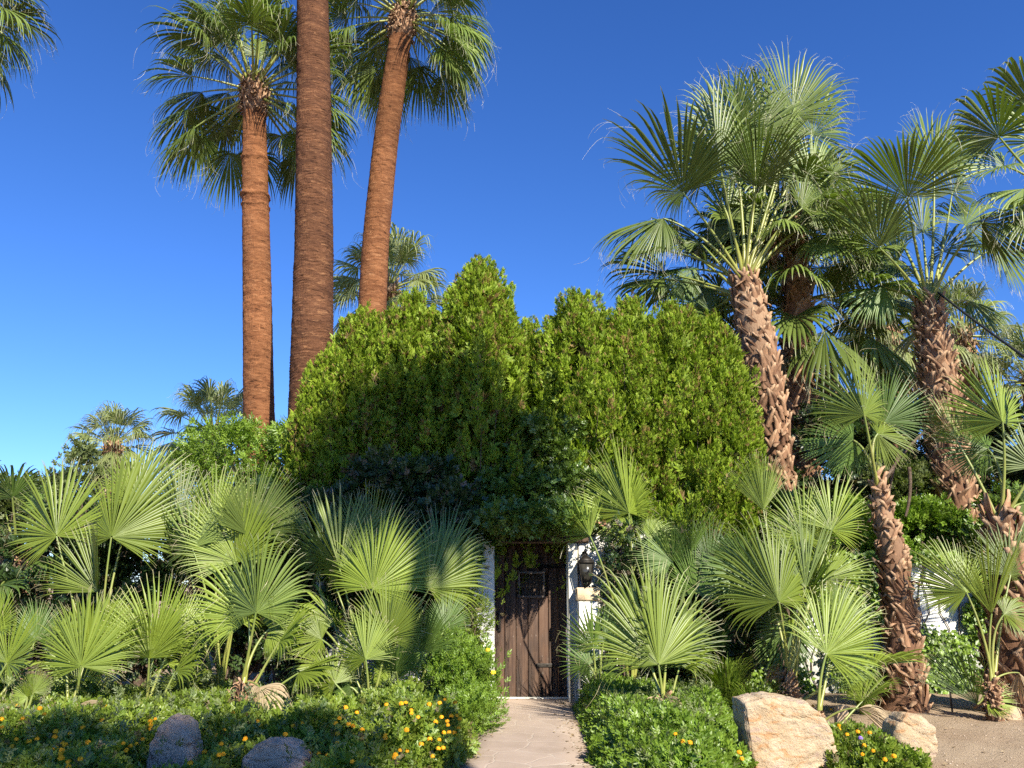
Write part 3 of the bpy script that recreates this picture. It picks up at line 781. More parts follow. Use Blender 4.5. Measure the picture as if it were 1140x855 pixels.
# ================================================================== FAR PALMS
def far_palm(label, px, py, Y, h_px, seed, R=1.0, sl=0.9, nf=26, mat='palm_far', shag=0):
    r = rng_(seed); top = P(px, py, Y); base = np.array([top[0] + r.uniform(-.2, .2), Y, 0.0])
    palm = thing('distant_fan_palm', label, 'palm tree', base, 'fan palms beyond the garden')
    pts = np.array([base + (top - base) * f for f in np.linspace(0, 1, 8)]); b = Buf()
    tube(b, pts, np.linspace(0.3, 0.26, 8), 12); trunk_boots(b, r, pts[-4:], [0.29, 0.3, 0.32, 0.26], 0.17, 0.8, 0.08, 0.4)
    build('trunk', b, M['boot'], palm)
    b = Buf(); s = Buf()
    for (root, hub, d, nn, RR) in crown_fronds(r, top, int(nf * 1.5), (-40, 85), sl, R):
        frond(b, r, hub, d, nn, RR, spread=200, nseg=30, united=0.3, fold=0.3, droop=0.6, limp=2.6, wisp=8)
        stalk(s, root, hub, d, 0.03, 0.014)
    build('crown', b, M[mat], palm); build('stalk', s, M['stalk'], palm)
    if shag:
        b = Buf()
        for (root, hub, d, nn, RR) in crown_fronds(r, top - UP * 0.3, shag, (-80, -45), sl * 0.8, R):
            frond(b, r, hub, d, nn, RR, spread=120, nseg=20, united=0.4, fold=0.5, droop=1.2, limp=1.6, wisp=3)
        build('dead_skirt', b, M['palm_dead'], palm)
    return palm
far_palm('small far palm standing clear against sky, leftmost of the distant palms', 126, 492, 30, 0, 21, R=1.15, sl=0.85, shag=6)
far_palm('far palm half hidden by feathery bush, just left of the left tall trunk', 238, 478, 26, 0, 22, R=1.3, sl=1.1)
far_palm('far palm seen between the dark trunk and leaning trunk above the hedge', 432, 318, 24, 0, 23, R=1.35, sl=1.1, nf=30)
far_palm('far palm between the two rough-trunked palms on the right', 988, 366, 21, 0, 24, R=1.05, sl=0.75, shag=7, nf=30)
far_palm('far palm just right of the rough trunk by the black cable', 1070, 366, 23, 0, 25, R=1.1, sl=0.9, nf=26)
far_palm('far palm low at right edge behind the cable', 1150, 420, 22, 0, 26, R=1.0, sl=0.8, nf=24)

# ================================================================== MIDDLE PALMS (husky trunks)
def rough_palm(label, pxs, radii, seed, size=0.13, out=0.055, shag=0.08, group='rough-trunked fan palms', cat='palm tree', dens=1.0, name='fan_palm'):
    r = rng_(seed); pts = extend_down(path_between(pxs)); base = pts[0].copy(); base[2] = 0
    palm = thing(name, label, cat, base, group)
    b = Buf(); tube(b, pts, np.interp(np.linspace(0, 1, len(pts)), np.linspace(0, 1, len(radii)), radii) * 0.97, 20, C=0.1)
    trunk_boots(b, r, pts, radii, size, dens, out, shag); build('trunk', b, M['boot'], palm)
    return palm, pts[-1], r

# palm A: big crown right of centre
YA = 13.7
A, topA, r = rough_palm('palm with a stout rough trunk rising at the right end of the clipped hedge', [(868, 560, YA), (858, 480, YA), (845, 390, YA), (829, 312, YA)], [0.26, 0.26, 0.26, 0.25, 0.30, 0.31, 0.28, 0.2], 31, 0.15, 0.05)
def AF(hx, hy, ang, R, nx, ny, dY=0.0, **kw):
    k = dict(mat='palm_gray', r0=0.034, r1=0.014, spread=235, nseg=70, united=0.5, fold=0.3, droop=0.12, limp=0.45, wisp=44); k.update(kw)
    screen_frond(A, r, topA - UP * 0.05, hx, hy, YA + dY, ang, R, nx, ny, **k)
AF(800, 176, 97, 108, -0.35, 0.2, -0.5, fold=-0.6)
AF(842, 208, 80, 104, -0.4, -1.5, -0.9, fold=-0.6)
AF(760, 214, 122, 126, -1.1, -1.2, -0.6, fold=-0.3)
AF(738, 243, 165, 96, -0.5, 1.8, -0.3, limp=1.4, droop=0.5)
AF(744, 280, 176, 74, -0.3, 3.2, 0.1, limp=1.2, droop=0.4)
AF(872, 168, 72, 112, 0.2, 0.5, 0.3, limp=1.0)
AF(905, 205, 52, 80, 0.5, 0.2, 0.2, fold=0.2)
AF(893, 232, 28, 82, 0.4, 0.9, -0.3, limp=1.5, droop=0.6)
AF(856, 150, 98, 92, 0.1, 0.1, 0.6, limp=0.9)
AF(815, 205, 110, 105, 0.2, 0.4, 0.8, limp=0.9)
AF(790, 345, 152, 72, -0.2, 0.8, 0.8, limp=1.4, droop=0.5, mat='palm_dark')
AF(905, 262, 5, 85, 0.2, 1.3, 0.4, limp=1.6, droop=0.7)
AF(775, 300, 190, 70, 0.0, 0.9, 0.9, limp=1.2, droop=0.5, mat='palm_dark')
AF(905, 150, 58, 100, 0.3, 0.3, 0.5, fold=-0.3)
AF(882, 130, 84, 92, 0.1, 0.3, 0.7)
AF(815, 150, 106, 88, -0.3, 0.2, 0.3)
AF(785, 190, 128, 84, -0.4, 0.5, 0.5, limp=0.9)
AF(925, 235, 18, 74, 0.4, 0.7, 0.2, limp=1.2, droop=0.4)
AF(925, 195, 35, 72, 0.4, 0.3, 0.3, limp=1.0)
AF(840, 150, 92, 90, 0.3, 0.3, 0.4)
for (root, hub, d, nn, RR) in crown_fronds(r, topA + FWD * 0.2, 18, (15, 80), 1.5, 1.4, az=(10, 170)):
    add_frond(A, r, root, hub, d, nn, RR, 'palm_gray', 0.03, 0.013, spread=220, nseg=42, united=0.48, fold=0.3, droop=0.4, limp=1.2, wisp=20)
# flower stalks gone brown
b = Buf(); rb = rng_(3); c0 = P(862, 268, YA + 0.2)
for _ in range(90):
    a0 = c0 + rb.normal(0, [0.1, 0.08, 0.16]); tube(b, bez(c0 + UP * 0.2, a0, a0 + rb.normal(0, [.08, .08, .05]) - UP * 0.2, 5), 0.004, 3, cap=False)
build('dry_flower_stalk', b, M['fibre'], A)

# palm behind A
YB = 15.6
A2, topA2, r = rough_palm('shaggy palm standing behind the stout palm beside the hedge', [(893, 545, YB), (890, 480, YB), (886, 400, YB), (884, 330, YB)], [0.25, 0.24, 0.24, 0.24, 0.25, 0.22], 32, 0.16, 0.07, 0.3)
for (root, hub, d, nn, RR) in crown_fronds(r, topA2 + UP * 0.1, 32, (-45, 82), 1.4, 1.5):
    add_frond(A2, r, root, hub, d, nn, RR, 'palm_gray', 0.03, 0.013, spread=215, nseg=38, united=0.45, fold=0.3, droop=0.5, limp=1.3, wisp=14)
b = Buf()
for (root, hub, d, nn, RR) in crown_fronds(r, topA2 - UP * 0.5, 9, (-80, -40), 0.9, 1.0):
    frond(b, r, hub, d, nn, RR, spread=130, nseg=24, united=0.4, fold=0.5, droop=1.0, limp=1.6, wisp=5)
build('dead_frond', b, M['palm_dead'], A2)
# taller palm further right whose crown shows behind
A3, topA3, r = rough_palm('tall palm whose crown shows above and behind the stout palm', [(893, 480, 14.6), (890, 350, 14.6), (884, 245, 14.6)], [0.23, 0.22, 0.22, 0.2], 36, 0.17, 0.06, 0.2)
for (root, hub, d, nn, RR) in crown_fronds(r, topA3, 24, (-30, 84), 0.9, 1.0):
    add_frond(A3, r, root, hub, d, nn, RR, 'palm_gray', 0.03, 0.013, spread=215, nseg=36, united=0.45, fold=0.3, droop=0.5, limp=1.2, wisp=12)

# palm B
YQ = 13.7
B_, topB, r = rough_palm('palm with thick shaggy trunk beneath the black cable at right', [(1072, 640, YQ), (1062, 560, YQ), (1046, 430, YQ), (1034, 340, YQ)], [0.37, 0.36, 0.35, 0.33, 0.29, 0.28, 0.25, 0.17], 33, 0.14, 0.075, 0.1)
def BF(hx, hy, ang, R, nx, ny, dY=0.0, **kw):
    k = dict(mat='palm_gray', r0=0.034, r1=0.014, spread=240, nseg=70, united=0.52, fold=0.3, droop=0.1, limp=0.45, wisp=40); k.update(kw)
    screen_frond(B_, r, topB - UP * 0.05, hx, hy, YQ + dY, ang, R, nx, ny, **k)
BF(1010, 220, 93, 116, -0.4, -1.55, -0.9, fold=-0.25)
BF(978, 275, 140, 92, -0.9, -1.3, -0.6, fold=0.4)
BF(1093, 248, 62, 108, 0.0, -1.6, -0.7, fold=0.35)
BF(1027, 258, 85, 62, 0.0, 0.5, 0.5)
BF(985, 320, 178, 70, -0.2, 1.4, 0.2, limp=1.3, droop=0.5, mat='palm_dark')
BF(1060, 215, 75, 85, 0.2, 0.4, 0.7)
BF(1110, 275, 20, 80, 0.4, 1.0, 0.1, limp=1.3, droop=0.5)
BF(1080, 335, -15, 60, 0.3, 1.2, 0.4, limp=1.3, droop=0.5, mat='palm_dark')
BF(985, 240, 118, 78, -0.2, 0.5, 0.9)
BF(1040, 190, 88, 80, 0.1, 0.2, 0.9)
BF(1075, 250, 40, 80, 0.3, 0.5, 0.8, limp=0.9)
BF(1000, 290, 165, 70, -0.3, 0.7, 0.6, limp=1.0)
for (root, hub, d, nn, RR) in crown_fronds(r, topB, 6, (20, 70), 1.3, 1.15, az=(20, 160)):
    add_frond(B_, r, root, hub, d, nn, RR, 'palm_gray', 0.03, 0.013, spread=220, nseg=40, united=0.48, fold=0.3, droop=0.4, limp=1.2, wisp=16)
# crown entering from the top right
Tq, topT, r = rough_palm('palm whose crown enters at the top right corner of the photo', [(1215, 600, 12.6), (1205, 400, 12.6), (1185, 235, 12.6)], [0.28, 0.27, 0.25, 0.24], 37, 0.15, 0.06)
for (hx, hy, ang, R, nx, ny) in ((1112, 152, 120, 84, -0.6, -0.6), (1118, 185, 190, 66, -0.3, 1.6), (1150, 120, 100, 90, 0, -0.5), (1140, 210, 200, 66, 0, 1.7), (1165, 160, 80, 100, 0.3, 0.2), (1150, 235, 250, 70, 0.1, 0.8)):
    screen_frond(Tq, r, topT, hx, hy, 12.3, ang, R, nx, ny, mat='palm_gray', r0=0.034, r1=0.014, spread=230, nseg=44, united=0.48, fold=0.3, droop=0.35, limp=1.1, wisp=24)

# palm C: young leaning trunk
YC = 11.0
Cp, topC, r = rough_palm('young palm with slender leaning ragged trunk left of the vine wall', [(1004, 782, YC), (1005, 740, YC), (1004, 690, YC), (992, 610, YC), (980, 560, YC), (977, 540, YC)], [0.30, 0.24, 0.2, 0.185, 0.18, 0.165, 0.13, 0.09, 0.065], 34, 0.125, 0.055, 0.25)
def CF(hx, hy, ang, R, nx, ny, dY=0.0, **kw):
    k = dict(mat='palm', r0=0.026, r1=0.013, spread=245, nseg=68, united=0.5, fold=0.25, droop=0.08, limp=0.16, wisp=10); k.update(kw)
    screen_frond(Cp, r, topC - UP * 0.1, hx, hy, YC + dY, ang, R, nx, ny, **k)
CF(962, 462, 97, 86, 0.0, 0.2, -0.5, fold=-0.5)
CF(977, 483, -25, 50, 0.1, 0.6, 0.1)
CF(950, 490, 195, 66, -0.2, 0.5, 0.35, mat='palm_dark')
CF(985, 470, 60, 70, 0.1, 0.3, 0.5, mat='palm_dark')

# palm D: thick trunk at the right edge
YD = 10.9
Dp, topD, r = rough_palm('thick palm trunk with wide pale leaf bases at the right edge', [(1140, 796, YD), (1133, 740, YD), (1128, 650, YD), (1112, 575, YD)], [0.40, 0.36, 0.29, 0.24, 0.2, 0.17, 0.13], 35, 0.18, 0.08, 0.1)
def DF(hx, hy, ang, R, nx, ny, dY=0.0, **kw):
    k = dict(mat='palm', r0=0.026, r1=0.012, spread=240, nseg=66, united=0.5, fold=0.25, droop=0.08, limp=0.18, wisp=10); k.update(kw)
    screen_frond(Dp, r, topD - UP * 0.1, hx, hy, YD + dY, ang, R, nx, ny, **k)
DF(1116, 470, 103, 88, -0.1, 0.2, -0.3, fold=-0.5)
DF(1150, 520, 70, 75, 0.2, 0.4, -0.2, mat='palm_gray')
DF(1100, 500, 165, 60, 0, 0.6, 0.5, mat='palm_dark')
DF(1140, 560, -30, 62, 0.3, 0.6, 0.1, mat='palm_gray')
DF(1064, 489, 128, 66, -0.9, 0.3, 0.2, spread=110, fold=0.7)

# ================================================================== FOREGROUND YOUNG PALMS
def young(label, bx, Y, fr, seed, mat='palm', trunk=None, extra=0, name='young_fan_palm', ex=(0.6, 0.6), dead=1):
    """fr: rows of (hub x, hub y, screen angle, radius px, nx, ny, options)"""
    r = rng_(seed); x = P(bx, 700, Y)[0]; base = np.array([x, Y, 0.0])
    palm = thing(name, label, 'palm', base, 'young fan palms planted in the front beds')
    zt = 0.12
    if trunk:
        zt = trunk; pts = np.array([base - UP * 0.05, base + UP * trunk * .5, base + UP * trunk]); b = Buf()
        tube(b, pts, [0.085, 0.07, 0.045], 12, C=0.1); trunk_boots(b, r, pts, [0.085, 0.07, 0.045], 0.06, 1.4, 0.032, 0.35)
        # torn fibres sticking out
        for _ in range(26):
            a = r.uniform(0, 6.28); h = np.array([math.cos(a), math.sin(a), 0]); s0 = base + UP * trunk * r.uniform(.45, 1) + h * .07
            tube(b, bez(s0, s0 + h * .05 + UP * .05, s0 + h * r.uniform(.06, .12) + UP * r.uniform(-.04, .1), 4), 0.006, 4, C=0.9)
        build('trunk', b, M['boot'], palm)
    else:
        b = Buf(); pts = np.array([base - UP * 0.05, base + UP * 0.1, base + UP * 0.2]); trunk_boots(b, r, pts, [0.055, 0.05, 0.04], 0.05, 1.2, 0.03); tube(b, pts, [.05, .045, .03], 8)
        build('trunk', b, M['boot'], palm)
    root = base + UP * zt
    for q in fr:
        hx, hy, ang, R, nx, ny = q[:6]; kw = dict(mat=mat, r0=0.019, r1=0.010, spread=240, nseg=68, united=0.5, fold=0.25, droop=0.06, limp=0.14, wisp=4)
        o = dict(q[6]) if len(q) > 6 else {}
        dY = o.pop('dY', 0.0); kw.update(o)
        ro = root + np.array([r.uniform(-.03, .03), r.uniform(-.03, .03), 0])
        screen_frond(palm, r, ro, hx, hy, Y + dY, ang, R, nx, ny, **kw)
    for _ in range(dead):
        a_ = r.uniform(0, 6.28); h_ = np.array([math.cos(a_), math.sin(a_), 0]); hub = root + h_ * r.uniform(.25, .5) - UP * r.uniform(-.15, .06)
        hub[2] = max(hub[2], .3)
        add_frond(palm, r, root, hub, nrm(h_ - UP * .8), nrm(h_ + UP), r.uniform(.35, .55), 'palm_dead', .012, .007, label='brown dead frond hanging low', spread=130, nseg=26, united=.4, fold=.6, droop=.6, limp=.8, wisp=4)
    for (rt, hub, d, nn, RR) in crown_fronds(r, root, extra, (25, 75), ex[0], ex[1], az=(0, 180)) if extra else []:
        add_frond(palm, r, rt, hub, d, nn, RR, mat, 0.017, 0.009, spread=220, nseg=36, united=0.5, fold=0.25, droop=0.25, limp=0.6, wisp=4)
    return palm

dk = 'palm_dark'
young('two big round fans on tall stalks at the far left, against sky', 118, 10.5, [
    (63, 597, 112, 98, -0.2, 0.35, dict(spread=265, fold=0.1)), (124, 598, 82, 120, 0.0, 0.3, dict(fold=-0.4, spread=262, dY=-0.2)),
    (108, 659, 112, 88, -0.55, 0.2, dict(spread=150, fold=0.4, dY=-0.1)), (150, 560, 60, 84, 0.4, 0.4, dict(dY=0.5))], 41, extra=2, ex=(1.4, 0.7))
young('low palm cut by the left edge with drooping mixed fans', -8, 9.6, [
    (8, 738, 62, 66, -0.3, 0.4, {}), (40, 712, 85, 48, 0.6, 0.3, dict(mat=dk, dY=0.4)), (-5, 700, 100, 50, 0, 0.4, {})], 42, extra=3)
young('yellow-stalked young palm, second from left edge in front row', 89, 9.4, [
    (90, 742, 93, 92, 0.0, 0.3, dict(fold=-0.15, spread=220, lat=0.9, dY=-0.2)), (100, 728, 60, 80, 0.3, 0.4, dict(dY=0.3)), (72, 730, 135, 66, -0.5, 0.5, dict(dY=0.2))], 43, extra=2)
young('young palm with folded fans between yellow-stalked palm and stub-trunk palm', 171, 9.6, [
    (166, 733, 88, 70, 0.2, -0.2, dict(fold=0.5, spread=225, dY=-0.2)), (172, 722, 92, 88, 0.0, 0.4, dict(dY=0.25, spread=200)), (196, 712, 50, 70, 0.4, 0.5, dict(dY=0.2))], 44, extra=3)
young('young palm with fibrous pink-brown stub trunk left of centre', 276, 9.2, [
    (285, 682, 84, 98, 0.1, 0.15, dict(fold=-0.5, spread=235, limp=0.55, wisp=14, mat='palm_gray', dY=-0.2)), (277, 690, 122, 94, -0.3, 0.3, dict(spread=210, limp=0.6, dY=0.15)),
    (300, 700, 20, 55, 0.3, 0.8, dict(limp=1.0, dY=0.2))], 45, trunk=0.5, extra=2)
young('wide grey-green fans behind the stub-trunk palm under left tall trunk', 250, 10.6, [
    (264, 626, 106, 92, 0.1, 0.3, dict(spread=200)), (277, 596, 72, 88, 0.35, 0.25, dict(mat='palm_gray', fold=0.3, spread=170)), (306, 590, 38, 46, 0.5, 0.6, {}),
    (214, 610, 140, 72, -0.4, 0.3, dict(spread=240, dY=-0.2, mat='palm_gray')), (200, 575, 105, 70, 0, 0.4, dict(mat='palm_gray', dY=0.3)), (238, 592, 95, 80, 0, 0.3, dict(dY=0.2))], 46, extra=2, ex=(1.3, 0.7))
young('largest clump of spreading fans just left of the doorway', 410, 10.0, [
    (378, 633, 122, 104, -0.35, 0.1, dict(spread=225, fold=-0.5)), (415, 655, 72, 104, 0.1, 0.35, dict(spread=222, fold=-0.35, dY=-0.35)),
    (408, 628, 84, 98, 0.1, 0.25, dict(spread=150, dY=0.35)), (478, 655, 58, 96, 0.25, 0.45, dict(spread=225, limp=0.6, fold=0.2, dY=0.1)),
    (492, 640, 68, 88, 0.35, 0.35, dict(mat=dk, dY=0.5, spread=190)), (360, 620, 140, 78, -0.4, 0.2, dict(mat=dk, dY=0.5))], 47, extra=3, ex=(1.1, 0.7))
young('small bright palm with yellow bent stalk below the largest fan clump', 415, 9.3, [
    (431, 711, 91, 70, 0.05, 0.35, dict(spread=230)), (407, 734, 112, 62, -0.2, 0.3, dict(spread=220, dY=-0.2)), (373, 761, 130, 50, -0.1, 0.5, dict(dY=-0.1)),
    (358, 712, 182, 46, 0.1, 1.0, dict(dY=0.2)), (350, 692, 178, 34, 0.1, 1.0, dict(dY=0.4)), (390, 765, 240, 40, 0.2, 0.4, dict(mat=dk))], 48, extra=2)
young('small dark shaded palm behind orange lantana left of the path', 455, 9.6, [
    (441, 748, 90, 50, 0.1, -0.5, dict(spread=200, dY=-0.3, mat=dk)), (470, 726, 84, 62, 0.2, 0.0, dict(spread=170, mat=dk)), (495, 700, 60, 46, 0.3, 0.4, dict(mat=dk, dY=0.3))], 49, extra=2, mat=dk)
young('tiny seedling palm low in ground cover at far left', 37, 8.9, [(37, 771, 100, 27, 0, 0.3, {}), (30, 776, 140, 20, 0, 0.3, {})], 50, dead=0)

young('palm behind the doorway lantern with one tall folded fan', 700, 11.0, [
    (700, 571, 98, 92, 0.15, 0.3, dict(spread=200, fold=-0.6)), (657, 597, 139, 84, -0.8, 0.6, dict(spread=90, fold=0.4, limp=0.3, dY=-0.75)),
    (722, 600, 15, 40, 0.2, 0.9, dict(limp=0.8)), (705, 585, 215, 34, 0, 0.3, {}), (695, 575, 120, 70, -0.3, 0.4, dict(dY=0.3))], 51, extra=0)
young('spiky dark green palm in front of the hedge, behind the bright front palm', 770, 10.6, [
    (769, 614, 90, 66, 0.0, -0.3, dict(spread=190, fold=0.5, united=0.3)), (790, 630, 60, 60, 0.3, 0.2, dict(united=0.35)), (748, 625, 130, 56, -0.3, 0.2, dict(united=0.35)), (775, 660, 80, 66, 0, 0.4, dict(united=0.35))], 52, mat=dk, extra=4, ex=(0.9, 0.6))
young('bright front palm right of the path on short yellow stalk', 735, 9.1, [
    (733, 740, 95, 128, 0.1, 0.3, dict(spread=185, fold=-0.2, lat=1.0, limp=0.5, wisp=12)), (716, 715, 118, 88, -0.7, 0.3, dict(spread=150, dY=0.25, mat='palm_gray', limp=0.7)),
    (742, 730, 75, 96, 0.5, 0.3, dict(dY=0.3, mat='palm_gray'))], 53, trunk=0.34, extra=1)
young('small shaded palm against the right door jamb', 664, 10.7, [
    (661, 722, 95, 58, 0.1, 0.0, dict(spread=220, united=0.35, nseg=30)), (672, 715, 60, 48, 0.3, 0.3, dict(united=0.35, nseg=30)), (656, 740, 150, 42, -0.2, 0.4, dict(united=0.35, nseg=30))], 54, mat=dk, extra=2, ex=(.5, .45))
young('huge round fan palm behind the cream boulder, right of centre', 874, 9.9, [
    (867, 670, 103, 114, 0.0, 0.3, dict(spread=240, fold=-0.42, limp=0.5, wisp=10, dY=-0.3)), (897, 655, 50, 96, 0.6, 0.0, dict(spread=130, fold=0.5, mat='palm_gray')),
    (926, 590, 62, 74, 0.2, 0.35, dict(spread=190, dY=0.5)), (918, 645, 22, 72, 0.2, 0.6, dict(spread=180, dY=0.35)),
    (850, 568, 96, 66, -0.2, 0.2, dict(spread=85, dY=0.9)), (896, 600, 85, 70, 0, 0.3, dict(dY=0.6)), (840, 640, 150, 70, -0.3, 0.4, dict(dY=0.4, mat=dk)), (880, 700, 230, 60, 0, 0.3, dict(mat=dk, dY=0.5))], 55, trunk=0.5, extra=3, ex=(1.0, .8))
young('palm leaning right with one wide fan just behind the cream boulder', 903, 9.0, [
    (920, 728, 48, 98, 0.1, 0.4, dict(spread=190, fold=0.15, limp=0.4)), (930, 700, 70, 62, 0.4, 0.4, dict(dY=0.4, mat='palm_gray')), (935, 735, -15, 56, 0.2, 0.8, dict(dY=0.4, limp=0.9, mat='palm_gray'))], 56, extra=1)
young('slim palm with grey dead base in front of the vine wall, near right edge', 1096, 10.3, [
    (1076, 660, 122, 72, -0.1, 0.3, dict(spread=250, fold=0.3)), (1104, 683, 82, 100, 0.25, -0.3, dict(spread=105, fold=0.5)),
    (1118, 684, -8, 52, 0.1, 1.2, dict(limp=1.5, droop=0.6)), (1088, 784, 122, 76, -0.8, 0.1, dict(spread=80, fold=0.4, mat=dk)), (1125, 640, 60, 70, 0.2, 0.3, dict(mat='palm_gray', dY=0.3)),
    (1098, 780, 10, 36, 0, 0.8, {})], 57, trunk=0.4, extra=0)
# palm trunk and dark crown low at far left
rp, tp, r = rough_palm('short dark palm trunk in shade behind the far left fans', [(22, 760, 12.2), (22, 680, 12.2), (22, 620, 12.2)], [0.34, 0.33, 0.32, 0.3], 38, 0.12, 0.05)
for (root, hub, d, nn, RR) in crown_fronds(r, tp, 12, (-20, 70), 0.9, 0.8):
    add_frond(rp, r, root, hub, d, nn, RR, dk, 0.024, 0.012, spread=210, nseg=34, united=0.45, fold=0.3, droop=0.4, limp=1.0, wisp=4)

# ================================================================== HEDGE OF ARBORVITAE
def arbor(label, cx, apex, hw, Y, n=4200, seed=0, sharp=1.5, seed_gap=0.0):
    r = rng_(seed); ax = P(cx, apex, Y); H = ax[2]; base = np.array([ax[0], Y, 0.0]); W = 1.3 * hw * mpp(cx, 450, Y)
    t = thing('arborvitae_tree', label, 'conifer', base, 'arborvitae making up the tall hedge')
    npl = 300
    h = r.uniform(0.26, 1.0, npl) ** 0.85
    a = r.uniform(0, 2 * np.pi, npl); a = np.where(r.random(npl) < 0.5, -np.pi / 2 + r.normal(0, 0.85, npl), a)
    prof = np.clip(1 - ((h - 0.26) / 0.74) ** (sharp * 2.0), 0, 1) ** 0.7
    prof = prof * (0.9 + 0.16 * np.sin(a * 3 + h * 9))
    rr = W * prof * r.uniform(0.62, 1.14, npl)
    pc = np.stack([base[0] + np.cos(a) * rr, base[1] + np.sin(a) * rr, h * H - 0.12], 1)
    pl_l = r.uniform(0.24, 0.6, npl); pl_w = r.uniform(0.05, 0.115, npl)
    k = r.integers(0, npl, n)
    u = r.random(n) ** 0.8; ang = r.uniform(0, 2 * np.pi, n); rad_ = pl_w[k] * np.sqrt(np.clip(np.sin(np.pi * (0.08 + 0.92 * u) ** 0.8), 0, 1)) * r.uniform(0.5, 1, n)
    outv = np.stack([np.cos(ang), np.sin(ang), 0 * ang], 1)
    hd = np.stack([np.cos(a), np.sin(a), 0 * a], 1)
    pos = pc[k] + outv * rad_[:, None] + UP * ((u - 0.5) * pl_l[k])[:, None] + hd[k] * ((u - .3) * 0.06)[:, None]
    f = nrm(UP * 0.9 + outv * 0.75 * (1.1 - u)[:, None] + hd[k] * 0.35 + r.normal(0, .22, (n, 3)))
    b = Buf(); cr = r.random(npl); dead = r.random(npl) < 0.13
    scatter(b, *SPRAY, pos, f, nrm(outv + r.normal(0, .7, (n, 3))), 0.066 * r.uniform(0.55, 1.4, n), cr[k] * 0.75 + 0.25 * r.random(n), np.where(dead[k] & (r.random(n) < .45), .97, r.random(n)))
    # inner foliage that closes the body
    m = n // 3; a2 = r.uniform(0, 6.28, m); h2 = r.uniform(0.2, 0.93, m); p2 = np.clip(1 - ((h2 - 0.2) / 0.8) ** (sharp * 2.0), 0, 1) ** 0.7
    r2 = W * p2 * 0.82 * np.sqrt(r.random(m)); pos = np.stack([base[0] + np.cos(a2) * r2, base[1] + np.sin(a2) * r2, h2 * H], 1)
    scatter(b, *SPRAY, pos, nrm(UP + r.normal(0, .6, (m, 3))), nrm(r.normal(0, 1, (m, 3))), 0.2 * r.uniform(0.7, 1.4, m), r.random(m) * 0.4, r.random(m))
    build('foliage', b, M['arbor'], t)
    s = Buf(); tube(s, [base - UP * .05, base + UP * H * 0.5, base + UP * H * 0.93], [0.07, 0.05, 0.01], 8)
    branches(s, r, base + UP * 0.5, pc[r.permutation(npl)[:30]], 0.022, 0.004, 0.35); build('trunk', s, M['wood_bark'], t)
arbor('low rounded arborvitae forming the left end of the hedge', 372, 392, 46, 12.7, 20470, 61, 1.6)
arbor('arborvitae second from left end of hedge, below the dark trunk', 410, 348, 64, 12.9, 24406, 62, 1.5)
arbor('broad arborvitae below the leaning palm trunk', 462, 328, 66, 13.1, 24406, 63, 1.5)
arbor('pointed arborvitae, the highest peak of the hedge', 534, 291, 88, 12.9, 26767, 64, 0.8)
arbor('arborvitae filling the dip right of the pointed peak', 590, 364, 42, 13.1, 18107, 65, 1.6)
arbor('dense rounded arborvitae above the doorway, right of the dip', 645, 328, 74, 12.8, 25193, 66, 1.25)
arbor('narrow arborvitae fifth from the hedge right end above the tall folded fan', 702, 336, 60, 12.75, 20470, 67, 1.35)
arbor('arborvitae with twin tips near the right part of the hedge', 750, 340, 62, 12.7, 22044, 68, 1.35)
arbor('arborvitae with square shoulders beside stout rough palm at right hedge end', 793, 354, 42, 12.6, 21257, 69, 1.5)

# ================================================================== OTHER GREENERY
pr = thing('privet_bush', 'dark small-leaved bush spilling over the tiled gate roof', 'bush', (P(610, 500, 12)[0], 12.0, 0))
r = rng_(71); b = Buf(); tg = []
for (px, py, Y, rx, rz, n) in ((612, 500, 12.1, .5, .6, 4400), (585, 545, 11.75, .6, .38, 2600), (645, 548, 11.8, .5, .35, 2000), (520, 575, 11.6, .45, .3, 1400), (690, 590, 11.7, .35, .35, 1200), (600, 578, 11.45, .55, .13, 1100), (548, 590, 11.5, .2, .2, 500), (575, 578, 10.95, .5, .17, 1100), (622, 578, 10.85, .45, .16, 1000)):
    tg.append(leafy(b, r, P(px, py, Y), rx, 0.4, rz, n, 0.085, SPRIG, 46, 0.17))
build('foliage', b, M['privet'], pr)
s = Buf(); cc = np.concatenate(tg); cc = cc[(cc[:, 1] > 12.05) & (cc[:, 2] > 2.4)]; branches(s, r, np.array([P(612, 600, 12)[0], 12.55, 0.0]), cc[r.permutation(len(cc))[:30]], 0.05, 0.006); build('stem', s, M['wood_bark'], pr, smooth=True)

def sh(label, px, py, Y, rx, ry, rz, n, size, mat, seed, cat='shrub', group='leafy shrubs behind the palms', name='leafy_shrub', **kw):
    return shrub(name, label, cat, P(px, py, Y), rx, ry, rz, n, size, mat, group, seed=seed, **kw)
# left backing hedge
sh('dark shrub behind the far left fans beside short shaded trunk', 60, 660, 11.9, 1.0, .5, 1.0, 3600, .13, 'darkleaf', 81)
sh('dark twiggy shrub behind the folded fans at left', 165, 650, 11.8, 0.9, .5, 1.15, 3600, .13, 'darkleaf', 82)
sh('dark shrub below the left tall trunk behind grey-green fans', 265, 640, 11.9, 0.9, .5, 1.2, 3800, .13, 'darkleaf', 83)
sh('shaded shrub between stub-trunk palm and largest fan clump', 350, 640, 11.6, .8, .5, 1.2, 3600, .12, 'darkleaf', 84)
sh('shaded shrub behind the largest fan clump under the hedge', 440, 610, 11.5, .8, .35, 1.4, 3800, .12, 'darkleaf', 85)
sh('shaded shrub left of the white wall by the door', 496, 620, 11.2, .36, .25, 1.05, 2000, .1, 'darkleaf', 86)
sh('feathery yellow-green bush at the foot of left tall trunk', 246, 512, 14.5, .55, .5, .75, 1900, .15, 'bright', 87, tmpl=SPRIG2, clumps=24, cl=.36, name='bamboo_bush')
